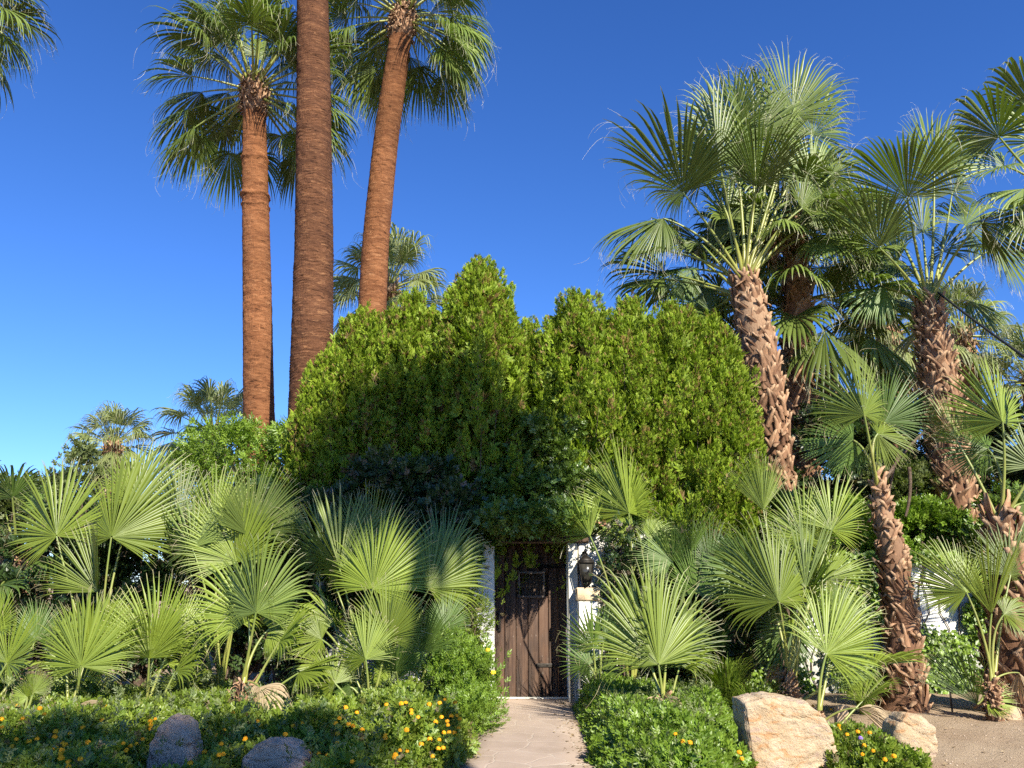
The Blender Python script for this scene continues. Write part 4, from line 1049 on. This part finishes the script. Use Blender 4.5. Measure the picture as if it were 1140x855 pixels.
sh('feathery bush between the left tall trunk and the hedge', 312, 525, 14.0, .4, .4, .75, 1800, .15, 'bright', 88, tmpl=SPRIG2, clumps=22, cl=.32, name='bamboo_bush')
sh('pale grey-leaved shrub at far left edge', -5, 590, 12.6, .5, .4, .8, 1800, .12, 'olive', 89)
sh('wispy flowering shrub poking up beside far left fans', 88, 530, 12.6, .32, .3, .6, 700, .09, 'olive', 90, cl=.18)
# right backing trees
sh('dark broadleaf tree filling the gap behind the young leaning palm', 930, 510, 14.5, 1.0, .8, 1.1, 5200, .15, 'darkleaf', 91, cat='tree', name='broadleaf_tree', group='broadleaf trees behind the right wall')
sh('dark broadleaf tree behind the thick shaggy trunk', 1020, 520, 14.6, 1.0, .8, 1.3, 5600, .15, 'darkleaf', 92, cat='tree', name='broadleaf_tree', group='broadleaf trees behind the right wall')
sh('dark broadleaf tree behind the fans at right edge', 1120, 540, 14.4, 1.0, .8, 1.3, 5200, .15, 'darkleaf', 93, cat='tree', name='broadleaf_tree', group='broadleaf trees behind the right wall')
sh('bright clipped green shrub catching sun behind the huge round fan', 925, 590, 13.2, .8, .35, .45, 4200, .1, 'bright', 94)
sh('bright shrub above the white wall between leaning trunk and shaggy trunk', 1025, 600, 13.5, .75, .35, .5, 3200, .11, 'bright', 95)
sh('olive green bush behind the leaning trunk in mid distance', 1010, 560, 14.0, .7, .4, .7, 2800, .12, 'olive', 96)
sh('mid green leafy shrub between hedge end and huge round fan', 870, 600, 12.4, .5, .4, .9, 2600, .12, 'privet', 97)
sh('leafy shrub behind the slim palm at right edge', 1130, 620, 12.6, .6, .3, .9, 2400, .11, 'privet', 98)
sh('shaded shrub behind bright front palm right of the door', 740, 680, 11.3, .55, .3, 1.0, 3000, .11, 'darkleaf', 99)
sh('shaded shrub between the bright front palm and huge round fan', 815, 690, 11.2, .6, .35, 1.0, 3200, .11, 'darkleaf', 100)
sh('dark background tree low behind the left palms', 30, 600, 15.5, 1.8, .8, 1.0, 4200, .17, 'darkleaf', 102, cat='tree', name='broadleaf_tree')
sh('small leafy shrub with yellow blooms beside the left door jamb', 517, 680, 10.9, .22, .2, .45, 1300, .075, 'cover', 103, tmpl=SPRIG2)
sh('fine feathery light green shrub left of the path near the door', 508, 765, 9.8, .3, .25, .5, 3200, .09, 'bright', 104, tmpl=SPRIG2, up=2.0)

sh('dark shrub against the white wall right of the lantern', 694, 640, 11.15, .2, .18, .6, 1100, .08, 'darkleaf', 106)
# bare crooked branches right
b = Buf()
for q in ([(980, 545, 13), (1000, 505, 13), (1030, 480, 12.9)], [(1012, 520, 13), (1016, 550, 13), (1008, 575, 13)], [(990, 600, 13.2), (982, 560, 13.1), (1000, 505, 13)]):
    w = [P(*k) for k in q]; tube(b, bez(w[0], w[1], w[2], 12), np.linspace(0.03, 0.02, 12), 7)
w0 = P(990, 600, 13.2); tube(b, [w0, np.array([w0[0], w0[1], 0])], [0.04, 0.06], 8)
tag(build('bare_branch', b, M['wood_bark'], loc=(w0[0], w0[1], 0)), 'crooked bare tan branches between the leaning trunk and shaggy trunk', 'branches')

# climbing vine on right wall
vine = thing('climbing_vine', 'bright leafy vine climbing over the white wall at right', 'vine', (P(1040, 700, far_y)[0], far_y - 0.1, 0))
r = rng_(110); b = Buf(); n = 15000
x = r.uniform(1.9, 8.3, n * 2); z = r.uniform(0.0, wz + 0.25, n * 2)
fld = np.sin(x * 4.1 + 1) * np.sin(z * 3.7 + x) + 0.6 * np.sin(x * 9.3 + z * 7) + r.normal(0, .35, n * 2)
bare = np.zeros(n * 2)
for (px, py, rx, rz) in ((1036, 668, .27, .42), (1060, 660, .22, .3), (905, 710, .18, .45), (1022, 650, .2, .35), (955, 735, .2, .3), (1048, 635, .4, .08), (1095, 735, .15, .2)):
    c = P(px, py, far_y); bare += 2.6 * np.exp(-((x - c[0]) / rx) ** 2 - ((z - c[2]) / rz) ** 2)
keep = (fld - bare > -0.55); x, z = x[keep][:n], z[keep][:n]; n = len(x)
pos = np.stack([x, far_y - 0.03 - np.abs(r.normal(0, .09, n)) - 0.12 * (z < .7) * r.random(n), z], 1)
scatter(b, *LEAF, pos, nrm(np.stack([r.normal(0, .7, n), -np.ones(n) * .4, -np.ones(n) * .5 + r.normal(0, .5, n)], 1)), nrm(np.stack([r.normal(0, .35, n), -np.ones(n), np.full(n, .6)], 1)), .075 * r.uniform(.6, 1.3, n), r.random(n), r.random(n))
build('foliage', b, M['bright'], vine)
s = Buf()
for k in range(16):
    x0 = r.uniform(2.2, 7.5); q = [np.array([x0 + r.normal(0, .03) + .15 * math.sin(h * 2 + k), far_y - .02, h]) for h in np.linspace(0, wz, 9)]
    tube(s, q, 0.008, 5)
build('stem', s, M['wood_bark'], vine)

# papyrus-like sedge clumps
def sedge(label, px, Y, h, n, seed, spread=.35, mat='cover'):
    r = rng_(seed); base = np.array([P(px, 700, Y)[0], Y, 0.0]); b = Buf()
    a = r.uniform(0, 6.28, n); ln = h * r.uniform(.55, 1.1, n); sp_ = spread * r.uniform(.2, 1, n)
    t = np.linspace(0, 1, 7)
    hd = np.stack([np.cos(a), np.sin(a), 0 * a], 1)
    Q = base + hd[:, None] * (sp_[:, None] * t ** 1.6 + .06)[..., None] + UP * (ln[:, None] * (t - .42 * t ** 2.6))[..., None]
    sd = nrm(np.cross(hd, UP))[:, None] * (0.006 * (1 - t ** 2) + .0015)[None, :, None]
    V = np.stack([Q - sd, Q + sd], 2).reshape(-1, 3)
    b0 = (np.arange(n)[:, None] * 7 + np.arange(6)[None]) * 2
    C = np.zeros((n, 14, 3)); C[..., 0] = .3; C[..., 1] = r.random(n)[:, None]; C[..., 2] = r.random(n)[:, None]
    b.add(V, np.stack([b0, b0 + 1, b0 + 3, b0 + 2], -1).reshape(-1, 4), C.reshape(-1, 3))
    return tag(build('sedge_clump', b, M[mat], loc=base), label, 'grass clump', 'arching sedge clumps')
sedge('arching sedge between bright front palm and huge round fan', 805, 10.2, 1.15, 420, 121, .5)
sedge('sedge clump at foot of the huge round fan palm, left side', 835, 9.7, .75, 300, 122, .4)
sedge('sedge clump below the fan leaning right, before the leaning trunk', 955, 10.6, .8, 420, 123, .4, 'bright')
sedge('dry grassy tuft beneath the largest fan clump', 340, 10.2, .8, 260, 124, .5, 'olive')
sedge('grassy tuft beneath the fans behind the stub-trunk palm', 215, 10.2, .8, 260, 125, .5, 'olive')

# ------------------------------------------------------------------ ground cover and lantana
def cover_h(x, y, seed):
    r = rng_(seed); h = 0
    for _ in range(7):
        h = h + r.uniform(.3, 1) * np.sin(x * r.uniform(.8, 4.5) + y * r.uniform(-3, 3) + r.uniform(0, 6))
    return h / 4
def edge_l(y):   # left edge of the path at depth y
    return np.interp(y, [q[1] for q in Lp], [q[0] for q in Lp])
def edge_r(y):
    return np.interp(y, [q[1] for q in Rp], [q[0] for q in Rp])
def cover(name, label, n, xr, yr, hfun, size, mat, seed, keep=None, tmpl=SPRIG, kind='stuff', cat='ground cover'):
    r = rng_(seed); x = r.uniform(*xr, n * 2); y = r.uniform(*yr, n * 2); H = hfun(x, y)
    k = H > 0.03
    if keep is not None: k &= keep(x, y)
    x, y, H = x[k][:n], y[k][:n], H[k][:n]; m = len(x)
    lay = 1 - r.random(m) ** 2.0 * 0.75
    pos = np.stack([x, y, H * lay - 0.03], 1)
    gxv = (hfun(x + .05, y) - H) / .05; gyv = (hfun(x, y + .05) - H) / .05
    nr = nrm(np.stack([-gxv, -gyv, np.ones(m)], 1))
    f = nrm(nr * .8 + r.normal(0, .7, (m, 3)))
    b = Buf(); cl = 0.5 + 0.5 * np.sin(x * 13 + np.sin(y * 11) * 2) * np.sin(y * 12 + x * 3)
    scatter(b, *tmpl, pos, f, nrm(nr - FWD * .3 + r.normal(0, .5, (m, 3))), size * r.uniform(.6, 1.35, m), np.clip(cl * .7 + r.random(m) * .3, 0, 1), r.random(m))
    o = build(name, b, M[mat]); return tag(o, label, cat, kind=kind)
rk = lambda x, y: 1 - .85 * np.exp(-(((x - P(196, 830, 7)[0]) / .27) ** 2 + ((y - 6.75) / .42) ** 2) ** 2) - .8 * np.exp(-(((x - P(312, 845, 6.75)[0]) / .36) ** 2 + ((y - 6.5) / .42) ** 2) ** 2)
hl = lambda x, y: rk(x, y) * np.clip((0.30 + 0.11 * cover_h(x, y, 5)) * np.clip((edge_l(y) - x) / .3, 0, 1) * np.clip((y - 5.6) / .6, 0, 1) * (1 + 0.0 * x), 0, 1)
cover('ground_cover', 'low leafy ground cover filling the bed left of the path', 40000, (-6.6, -0.2), (5.7, 11.0), hl, .075, 'cover', 131)
hr = lambda x, y: np.clip((0.36 + 0.1 * cover_h(x, y, 6)) * np.clip((x - edge_r(y)) / .25, 0, 1) * np.clip((y - 5.9) / .5, 0, 1) * np.clip((2.05 + 0.25 * (y - 8) - x) / .3, 0, 1), 0, 1)
cover('ground_cover', 'fresh green leafy bed right of the path around the boulder', 22000, (0.4, 3.2), (6.0, 10.9), hr, .068, 'bright', 132)

cover('tall_weeds', 'sparse taller wispy sprigs standing out of the left bed', 1500, (-6.6, -0.2), (6.0, 10.8), lambda x, y: hl(x, y) * 1.5 + .05 * (hl(x, y) > .05), .085, 'olive', 133, tmpl=SPRIG2)
cover('tall_weeds', 'sparse pale sprigs mixed into the right bed', 1100, (0.4, 3.2), (6.0, 10.8), lambda x, y: hr(x, y) * 1.22, .07, 'olive', 135, tmpl=SPRIG2)
rl = rng_(136); n_ = 1500; yl = rl.uniform(6.5, 12.4, n_)
side_ = rl.random(n_); xl = np.where(side_ < .33, edge_l(yl) + np.abs(rl.normal(0, .13, n_)), np.where(side_ < .6, edge_r(yl) - np.abs(rl.normal(0, .13, n_)), rl.uniform(1.9, 7.0, n_)))
zl = np.where(side_ < .6, .036, ground_h(xl, yl) + .008); bl = Buf()
scatter(bl, *LEAF, np.stack([xl, yl, zl], 1), nrm(np.stack([rl.normal(size=n_), rl.normal(size=n_), .12 * rl.normal(size=n_)], 1)), nrm(UP + .2 * rl.normal(size=(n_, 3))), .014 + .035 * rl.random(n_) ** 2, rl.random(n_), rl.random(n_))
tag(build('leaf_litter', bl, M['palm_dead']), 'dry brown leaf litter strewn along the path edges and dirt', 'leaf litter', kind='stuff')

def fl_head(buf, r, c, size):
    n = 22; d = sphere_dirs(r, n); d[:, 2] = np.abs(d[:, 2]) * .8; d = nrm(d - FWD * .35)
    v = np.array([[-.5, -.5, 0], [.5, -.5, 0], [.5, .5, 0], [-.5, .5, 0.1]]); F = np.array([[0, 1, 2, 3]])
    scatter(buf, v, F, np.array([.2, .2, .2, .2]), c + d * size * .42, nrm(np.cross(d, r.normal(size=(n, 3)))), d, np.full(n, size * .42), np.full(n, .5), r.random(n))

def lantana(label, c, rx, ry, rz, n, heads, seed, mat='cover', size=.072, group='lantana mounds'):
    """heads: photo positions of flower heads; they sit on the mound where that sight line meets it"""
    r = rng_(seed); c = np.array(c, float); t = thing('lantana_bush', label, 'flowering bush', (c[0], c[1], 0), group)
    b = Buf(); m = n; dd = sphere_dirs(r, m); dd[:, 2] = np.abs(dd[:, 2]); lump = 1 + .1 * np.sin(dd[:, 0] * 9 + seed) * np.sin(dd[:, 1] * 8) + .07 * np.sin(dd[:, 2] * 14 + dd[:, 0] * 12)
    depth = 1 - r.random(m) ** 2 * .5
    pos = np.array([c[0], c[1], 0]) + dd * np.array([rx, ry, rz]) * (lump * depth)[:, None]
    scatter(b, *SPRIG, pos, nrm(dd * .8 + UP * .3 + r.normal(0, .6, (m, 3))), nrm(dd - FWD * .3 + r.normal(0, .5, (m, 3))), size * r.uniform(.6, 1.3, m), np.clip(.5 + .4 * np.sin(dd[:, 0] * 14) * np.sin(dd[:, 2] * 13) + r.normal(0, .12, m), 0, 1), r.random(m))
    build('foliage', b, M[mat], t)
    s = Buf(); branches(s, r, np.array([c[0], c[1], 0]), pos[r.permutation(m)[:16]], .012, .004); build('stem', s, M['wood_bark'], t)
    o = np.array([0, 0, CAM_Z]); S = np.array([rx, ry, rz]) * 1.17; cg = np.array([c[0], c[1], 0.0])
    for h in heads:
        px, py = h[:2]; dv = nrm(P(px, py, 10) - o); oc = (o - cg) / S; dc = dv / S
        ts_ = np.arange(5.2, 12.5, .02); ray = o + dv * ts_[:, None]
        e_ = 1 - ((ray[:, 0] - c[0]) / S[0]) ** 2 - ((ray[:, 1] - c[1]) / S[1]) ** 2
        top_ = np.maximum(np.sqrt(np.clip(e_, 0, 1)) * S[2], np.maximum(hl(ray[:, 0], ray[:, 1]), hr(ray[:, 0], ray[:, 1])) + .02)
        hit = np.nonzero(ray[:, 2] < top_)[0]; tt = ts_[hit[0]] if len(hit) else 9.0
        q = o + dv * (tt - 0.05)
        fb = Buf(); fl_head(fb, r, q, (h[2] if len(h) > 2 else .036) * r.uniform(.85, 1.2))
        build('flower_head', fb, M[h[3] if len(h) > 3 else 'petal'], t)
    return t
CR = lambda x0, y0, s, L: [(x0 + a / s, y0 + b_ / s) for a, b_ in L]
# heads read off the photo crops
hl1 = CR(0, 700, 3.8, [(75, 325), (105, 320), (168, 338), (188, 362), (95, 382), (8, 418), (5, 385), (235, 436), (232, 458), (296, 443), (350, 420), (122, 478), (156, 466), (52, 500), (70, 468), (265, 485), (262, 515), (275, 492), (256, 530), (290, 565), (340, 552), (372, 482), (235, 505), (290, 582), (258, 548)])
hl2 = CR(0, 700, 3.8, [(447, 331), (315, 350), (432, 388), (522, 486), (578, 488), (604, 468), (637, 425), (636, 392), (656, 382), (638, 408), (552, 495), (535, 515)]) 
hl3 = CR(0, 700, 3.8, [(740, 482), (805, 570), (918, 452), (935, 488), (865, 522), (926, 535), (945, 532), (1034, 470), (1100, 410), (987, 355), (1090, 392), (950, 430), (1008, 296)])
hm = CR(250, 700, 3.8, [(332, 398), (290, 412), (258, 448), (312, 505), (318, 500), (355, 530), (398, 528), (436, 536), (345, 520), (582, 428), (478, 445), (485, 380), (545, 412), (525, 405), (470, 402), (512, 335), (560, 355), (625, 345), (612, 370), (150, 410), (88, 465), (475, 482)])
hm2 = CR(250, 700, 3.8, [(685, 322), (748, 318), (766, 313), (790, 358), (818, 375), (866, 321), (910, 315), (932, 300), (945, 272), (975, 312), (918, 375), (942, 392), (960, 370), (982, 368), (995, 382), (893, 395), (770, 430), (680, 450), (680, 462), (928, 440), (950, 438), (945, 408), (972, 440), (908, 470), (925, 505), (905, 508), (868, 468), (832, 490), (742, 515), (772, 518), (718, 545), (722, 535), (540, 562), (790, 345), (880, 540), (990, 420)])
def gpt(px, py, z=0.0):
    d = FWD + (px - 570) / FPX * RIGHT + (427.5 - py) / FPX * UPS
    return np.array([0, 0, CAM_Z]) + d * ((z - CAM_Z) / d[2])
def mound(px, py, Y): q = P(px, py, Y); return (q[0], Y, 0)
lantana('orange-flowered ground lantana at the far left bottom corner', mound(60, 820, 7.6), .85, .8, .42, 3800, hl1, 141)
lantana('shaded lantana with few flowers left of the first grey rock', mound(140, 820, 7.9), .42, .8, .40, 2600, hl2, 142)
lantana('lantana between the two grey rocks in shade', mound(250, 815, 7.9), .42, .8, .42, 2400, hl3, 143)
lantana('sparse orange lantana right of the second grey rock', mound(365, 815, 7.8), .55, .8, .47, 3200, hm, 144)
lantana('densest orange-flowered lantana mound at the left edge of the path', mound(445, 810, 7.9), .62, .95, .56, 4600, hm2, 145)
sh('soft light green bush spilling onto the left path edge', 522, 800, 9.4, .22, .5, .22, 2600, .075, 'bright', 105, tmpl=SPRIG2)
lantana('yellow-flowered sprig on white wall left of the door', mound(533, 740, 11.1), .12, .12, .8, 600, [(537, 727, .05, 'petal_y'), (543, 724, .05, 'petal_y'), (549, 749, .05, 'petal_y'), (535, 735, .045, 'petal_y')], 146, size=.07)
lantana('low lantana patch between cream boulder and small round rock', mound(955, 830, 7.7), .42, .75, .26, 3000, [(934, 808), (940, 802), (934, 812), (955, 815), (968, 816), (972, 836), (995, 842), (943, 818), (958, 822, .04, 'petal_v'), (962, 830, .035), (985, 846), (925, 790), (905, 786), (912, 789), (960, 840, .03)], 147, size=.07)
lantana('rounded green mound with two orange blooms right of the path', mound(745, 835, 7.6), .6, .7, .40, 4200, [(760, 826), (768, 827), (752, 818), (823, 838), (826, 845)], 148, mat='bright', size=.075)
# violet bits among left lantana
# ------------------------------------------------------------------ rocks
def rock(label, px, py, Y, wx, wy, wz, seed, mat='rock', cuts=9, rot=0.0, group='boulders at the bed edges', sink=.06):
    r = rng_(seed); import bmesh
    bm = bmesh.new(); bmesh.ops.create_icosphere(bm, subdivisions=5, radius=1); V = np.array([v.co[:] for v in bm.verts]); F = np.array([[v.index for v in f.verts] for f in bm.faces]); bm.free()
    V = V / np.max(np.abs(V), 1, keepdims=True) * 0.55 + V * 0.45
    for _ in range(cuts):
        d = nrm(r.normal(size=3)); d[2] = abs(d[2]) * .7; d = nrm(d); h = r.uniform(.62, .85); q = V @ d
        V = V - np.where(q > h, (q - h), 0)[:, None] * d * .93
    for s_, a_ in ((2.5, .05), (6, .025), (15, .010), (33, .005)):
        p = r.uniform(0, 6, 6); V = V + nrm(V) * (a_ * np.sin(V[:, :1] * s_ + p[0] + 2 * np.sin(V[:, 1:2] * s_ * .7 + p[1])) * np.cos(V[:, 2:3] * s_ * 1.3 + p[2] + np.sin(V[:, :1] * s_ * .6 + p[3])))
    V = V * np.array([wx, wy, wz]) / 2; c, s = math.cos(rot), math.sin(rot)
    V = np.stack([V[:, 0] * c - V[:, 2] * s, V[:, 1], V[:, 0] * s + V[:, 2] * c], 1)
    V[:, 2] -= V[:, 2].min() + sink
    x = P(px, py, Y)[0]; b = Buf(); b.add(V + np.array([x, Y, 0]), F)
    return tag(build('boulder', b, M[mat], loc=(x, Y, 0), smooth=True), label, 'rock', group)
def hull_rock(label, out, Y, th, seed, mat='rock', group='boulders at the bed edges', rough=1.0):
    """a boulder with the silhouette of the photo: real depth, chipped faces, rough skin"""
    import bmesh
    r = rng_(seed); pts = []; cx = np.mean([q[0] for q in out]); cz = np.mean([q[1] for q in out])
    for (px, py) in out:
        for (dy, k) in ((-th * .34, .93), (-th * .16, 1.0), (th * .25, .97), (th * .5, .7)):
            pts.append(P(cx + (px - cx) * k * r.uniform(.97, 1.0), cz + (py - cz) * k * r.uniform(.97, 1.0), Y) + np.array([0, dy + r.normal(0, .02), 0]))
    for _ in range(5): pts.append(P(cx + r.uniform(-.3, .3) * (out[2][0] - out[0][0]), cz + r.uniform(-8, 8), Y) + np.array([0, -th * r.uniform(.34, .40), 0]))
    bm = bmesh.new()
    for q in pts: bm.verts.new(q)
    res = bmesh.ops.convex_hull(bm, input=bm.verts)
    bmesh.ops.delete(bm, geom=list({e for e in res['geom_interior'] + res['geom_unused'] if isinstance(e, bmesh.types.BMVert)}), context='VERTS')
    bmesh.ops.triangulate(bm, faces=bm.faces)
    for _ in range(4): bmesh.ops.subdivide_edges(bm, edges=bm.edges, cuts=1, use_grid_fill=True)
    bmesh.ops.triangulate(bm, faces=bm.faces)
    for _ in range(1): bmesh.ops.smooth_vert(bm, verts=bm.verts, factor=.35, use_axis_x=True, use_axis_y=True, use_axis_z=True)
    bm.normal_update()
    V = np.array([v.co[:] for v in bm.verts]); Nn = np.array([v.normal[:] for v in bm.verts]); F = np.array([[v.index for v in f.verts] for f in bm.faces]) if (bm.verts.index_update() or True) else 0
    bm.free(); d = 0
    for s_, a_ in ((5, .006), (11, .006), (24, .005), (55, .003), (110, .0015)):
        p = r.uniform(0, 6, 6); d = d + a_ * rough * np.sin(V[:, 0] * s_ + p[0] + 2 * np.sin(V[:, 1] * s_ * .7 + p[1] + V[:, 2] * s_ * .5)) * np.cos(V[:, 2] * s_ * 1.3 + p[2] + np.sin(V[:, 0] * s_ * .6 + p[3]))
    d = d - .012 * rough * (np.abs(np.sin(V[:, 2] * 17 + V[:, 0] * 6 + np.sin(V[:, 0] * 9))) < .12)
    V = V + Nn * d[:, None]; b = Buf(); b.add(V, F); x = P(cx, cz, Y)[0]
    return tag(build('boulder', b, M[mat], loc=(x, Y, 0), smooth=False), label, 'rock', group)
hull_rock('big cream boulder with flat angular top right of the path', [(818, 776), (850, 771), (893, 779), (912, 793), (922, 815), (930, 845), (926, 868), (834, 870), (824, 822), (818, 800)], 7.6, .55, 156)
hull_rock('smaller rounded cream boulder on dirt at right', [(988, 804), (1000, 792), (1020, 794), (1034, 806), (1038, 836), (1030, 853), (998, 852), (985, 824)], 7.75, .4, 152)
hull_rock('upright grey boulder in shaded ground cover at left', [(171, 826), (183, 804), (192, 795), (208, 796), (214, 806), (219, 822), (223, 840), (223, 880), (168, 880)], 7.0, .35, 153, 'rock_grey')
hull_rock('wide low grey boulder partly cut by the bottom edge', [(273, 880), (275, 842), (284, 829), (297, 821), (321, 822), (337, 827), (346, 842), (352, 880)], 6.75, .4, 154, 'rock_grey')
rock('pale small rock at the foot of the slim palm far right', 1122, 792, 10.4, .3, .25, .17, 155)
rock('small pale rock in green leaves left of the big cream boulder', 792, 845, 7.5, .2, .18, .28, 157, 'rock_grey')
rock('small white stone block behind the cream boulder', 936, 778, 9.6, .16, .12, .30, 158, cuts=4)

# pebbles and litter on the dirt: nobody could count them
r = rng_(160); b = Buf(); n = 2600
x = r.uniform(2.0, 7.5, n); y = r.uniform(6.8, 12.6, n); v = nrm(np.array([[1, 0, 0], [-1, 0, 0], [0, 1, 0], [0, -1, 0], [0, 0, 1.], [0, 0, -1]])) * np.array([1, .8, .6])
F = np.array([[0, 2, 4], [2, 1, 4], [1, 3, 4], [3, 0, 4], [2, 0, 5], [1, 2, 5], [3, 1, 5], [0, 3, 5]])
scatter(b, v, F, np.zeros(6), np.stack([x, y, ground_h(x, y) + .002], 1), nrm(np.stack([r.normal(size=n), r.normal(size=n), .1 * r.normal(size=n)], 1)), np.tile(UP, (n, 1)), .004 + .012 * r.random(n) ** 4, r.random(n), r.random(n))
tag(build('gravel', b, m_simple('pebble', (0.3, 0.22, 0.15), (0.5, 0.4, 0.3), 3, .9, 0)), 'scattered small pebbles on the sandy dirt', 'gravel', kind='stuff')

# solar stake light
sx, sy_, _z = gpt(1060, 792)
st = thing('path_light', 'small black stake light on the dirt before the vine', 'garden light', (sx, 10.9, 0))
b = Buf(); sxx = P(1060, 790, 10.9)[0]; tube(b, [(sxx, 10.9, -.03), (sxx, 10.9, .22)], .012, 8); build('stake', b, M['iron'], st, smooth=True)
b = Buf(); tube(b, [(sxx, 10.9, .22), (sxx, 10.9, .225), (sxx, 10.9, .27), (sxx, 10.9, .285)], [.02, .04, .04, .02], 12); build('lamp_head', b, M['iron'], st)
# terracotta pot by the left wall
pc = P(527, 752, 10.9); pot = thing('flower_pot', 'terracotta red pot half hidden in plants left of the door', 'flower pot', (pc[0], 10.9, 0))
b = Buf(); tube(b, [(pc[0], 10.9, z) for z in (0, .02, .28, .29, .36, .36, .3)], [.09, .11, .16, .18, .185, .16, .15], 24, cap=True); build('pot_body', b, M['clay'], pot, smooth=True)
b = Buf(); leafy(b, rng_(7), (pc[0], 10.9, .48), .16, .16, .14, 260, .08, SPRIG2, 14, .08); build('plant', b, M['cover'], pot)

# cable from the far utility pole to the right
b = Buf(); c0 = P(1040, 322, 13.8); c1 = P(1230, 458, 9.0); cm = (c0 + c1) / 2 - UP * 0.1
tube(b, bez(c0, cm, c1, 20), 0.02, 6)
tag(build('cable', b, M['cable'], loc=c0), 'black cable slanting down to the right from behind the shaggy palm', 'cable')

# ------------------------------------------------------------------ palms across the street, behind the camera: they throw the shade seen on hedge and bed
def street_palm(label, target, h, seed, nf=26, R=1.3, sl=1.1, tk=1.0, lean=0.0):
    t = (h - target[2]) / SUN[2]; top = target + SUN * t
    r = rng_(seed); base = np.array([top[0] + lean, top[1], 0.0]); palm = thing('street_palm', label, 'palm tree', base, 'palms across the street')
    b = Buf(); smooth_trunk(b, r, np.array([base, base * .5 + top * .5, top]), [.17 * tk, .15 * tk, .13 * tk], .08, .008); build('trunk', b, M['bark_red'], palm, smooth=True)
    b = Buf(); s = Buf()
    for (root, hub, d, nn, RR) in crown_fronds(r, top, nf, (-45, 80), sl, R):
        frond(b, r, hub, d, nn, RR, spread=200, nseg=22, united=0.5, fold=0.3, droop=0.5, limp=1.2, wisp=0); stalk(s, root, hub, d, .03, .014)
    build('crown', b, M['palm_gray'], palm); build('stalk', s, M['stalk'], palm)
street_palm('slim palm behind the camera whose crown shades the middle of the hedge', np.array([-1.5, 12.0, 3.0]), 13.5, 171, nf=60, R=1.4, sl=.8, lean=-2.55)
street_palm('palm behind the camera whose crown shades the left bed', np.array([-3.1, 6.4, 0.4]), 10.0, 172, nf=30, R=.75, sl=.45)
street_palm('palm behind the camera whose crown shades the bed by the left rocks', np.array([-1.75, 6.5, 0.4]), 10.5, 173, nf=30, R=.8, sl=.45)
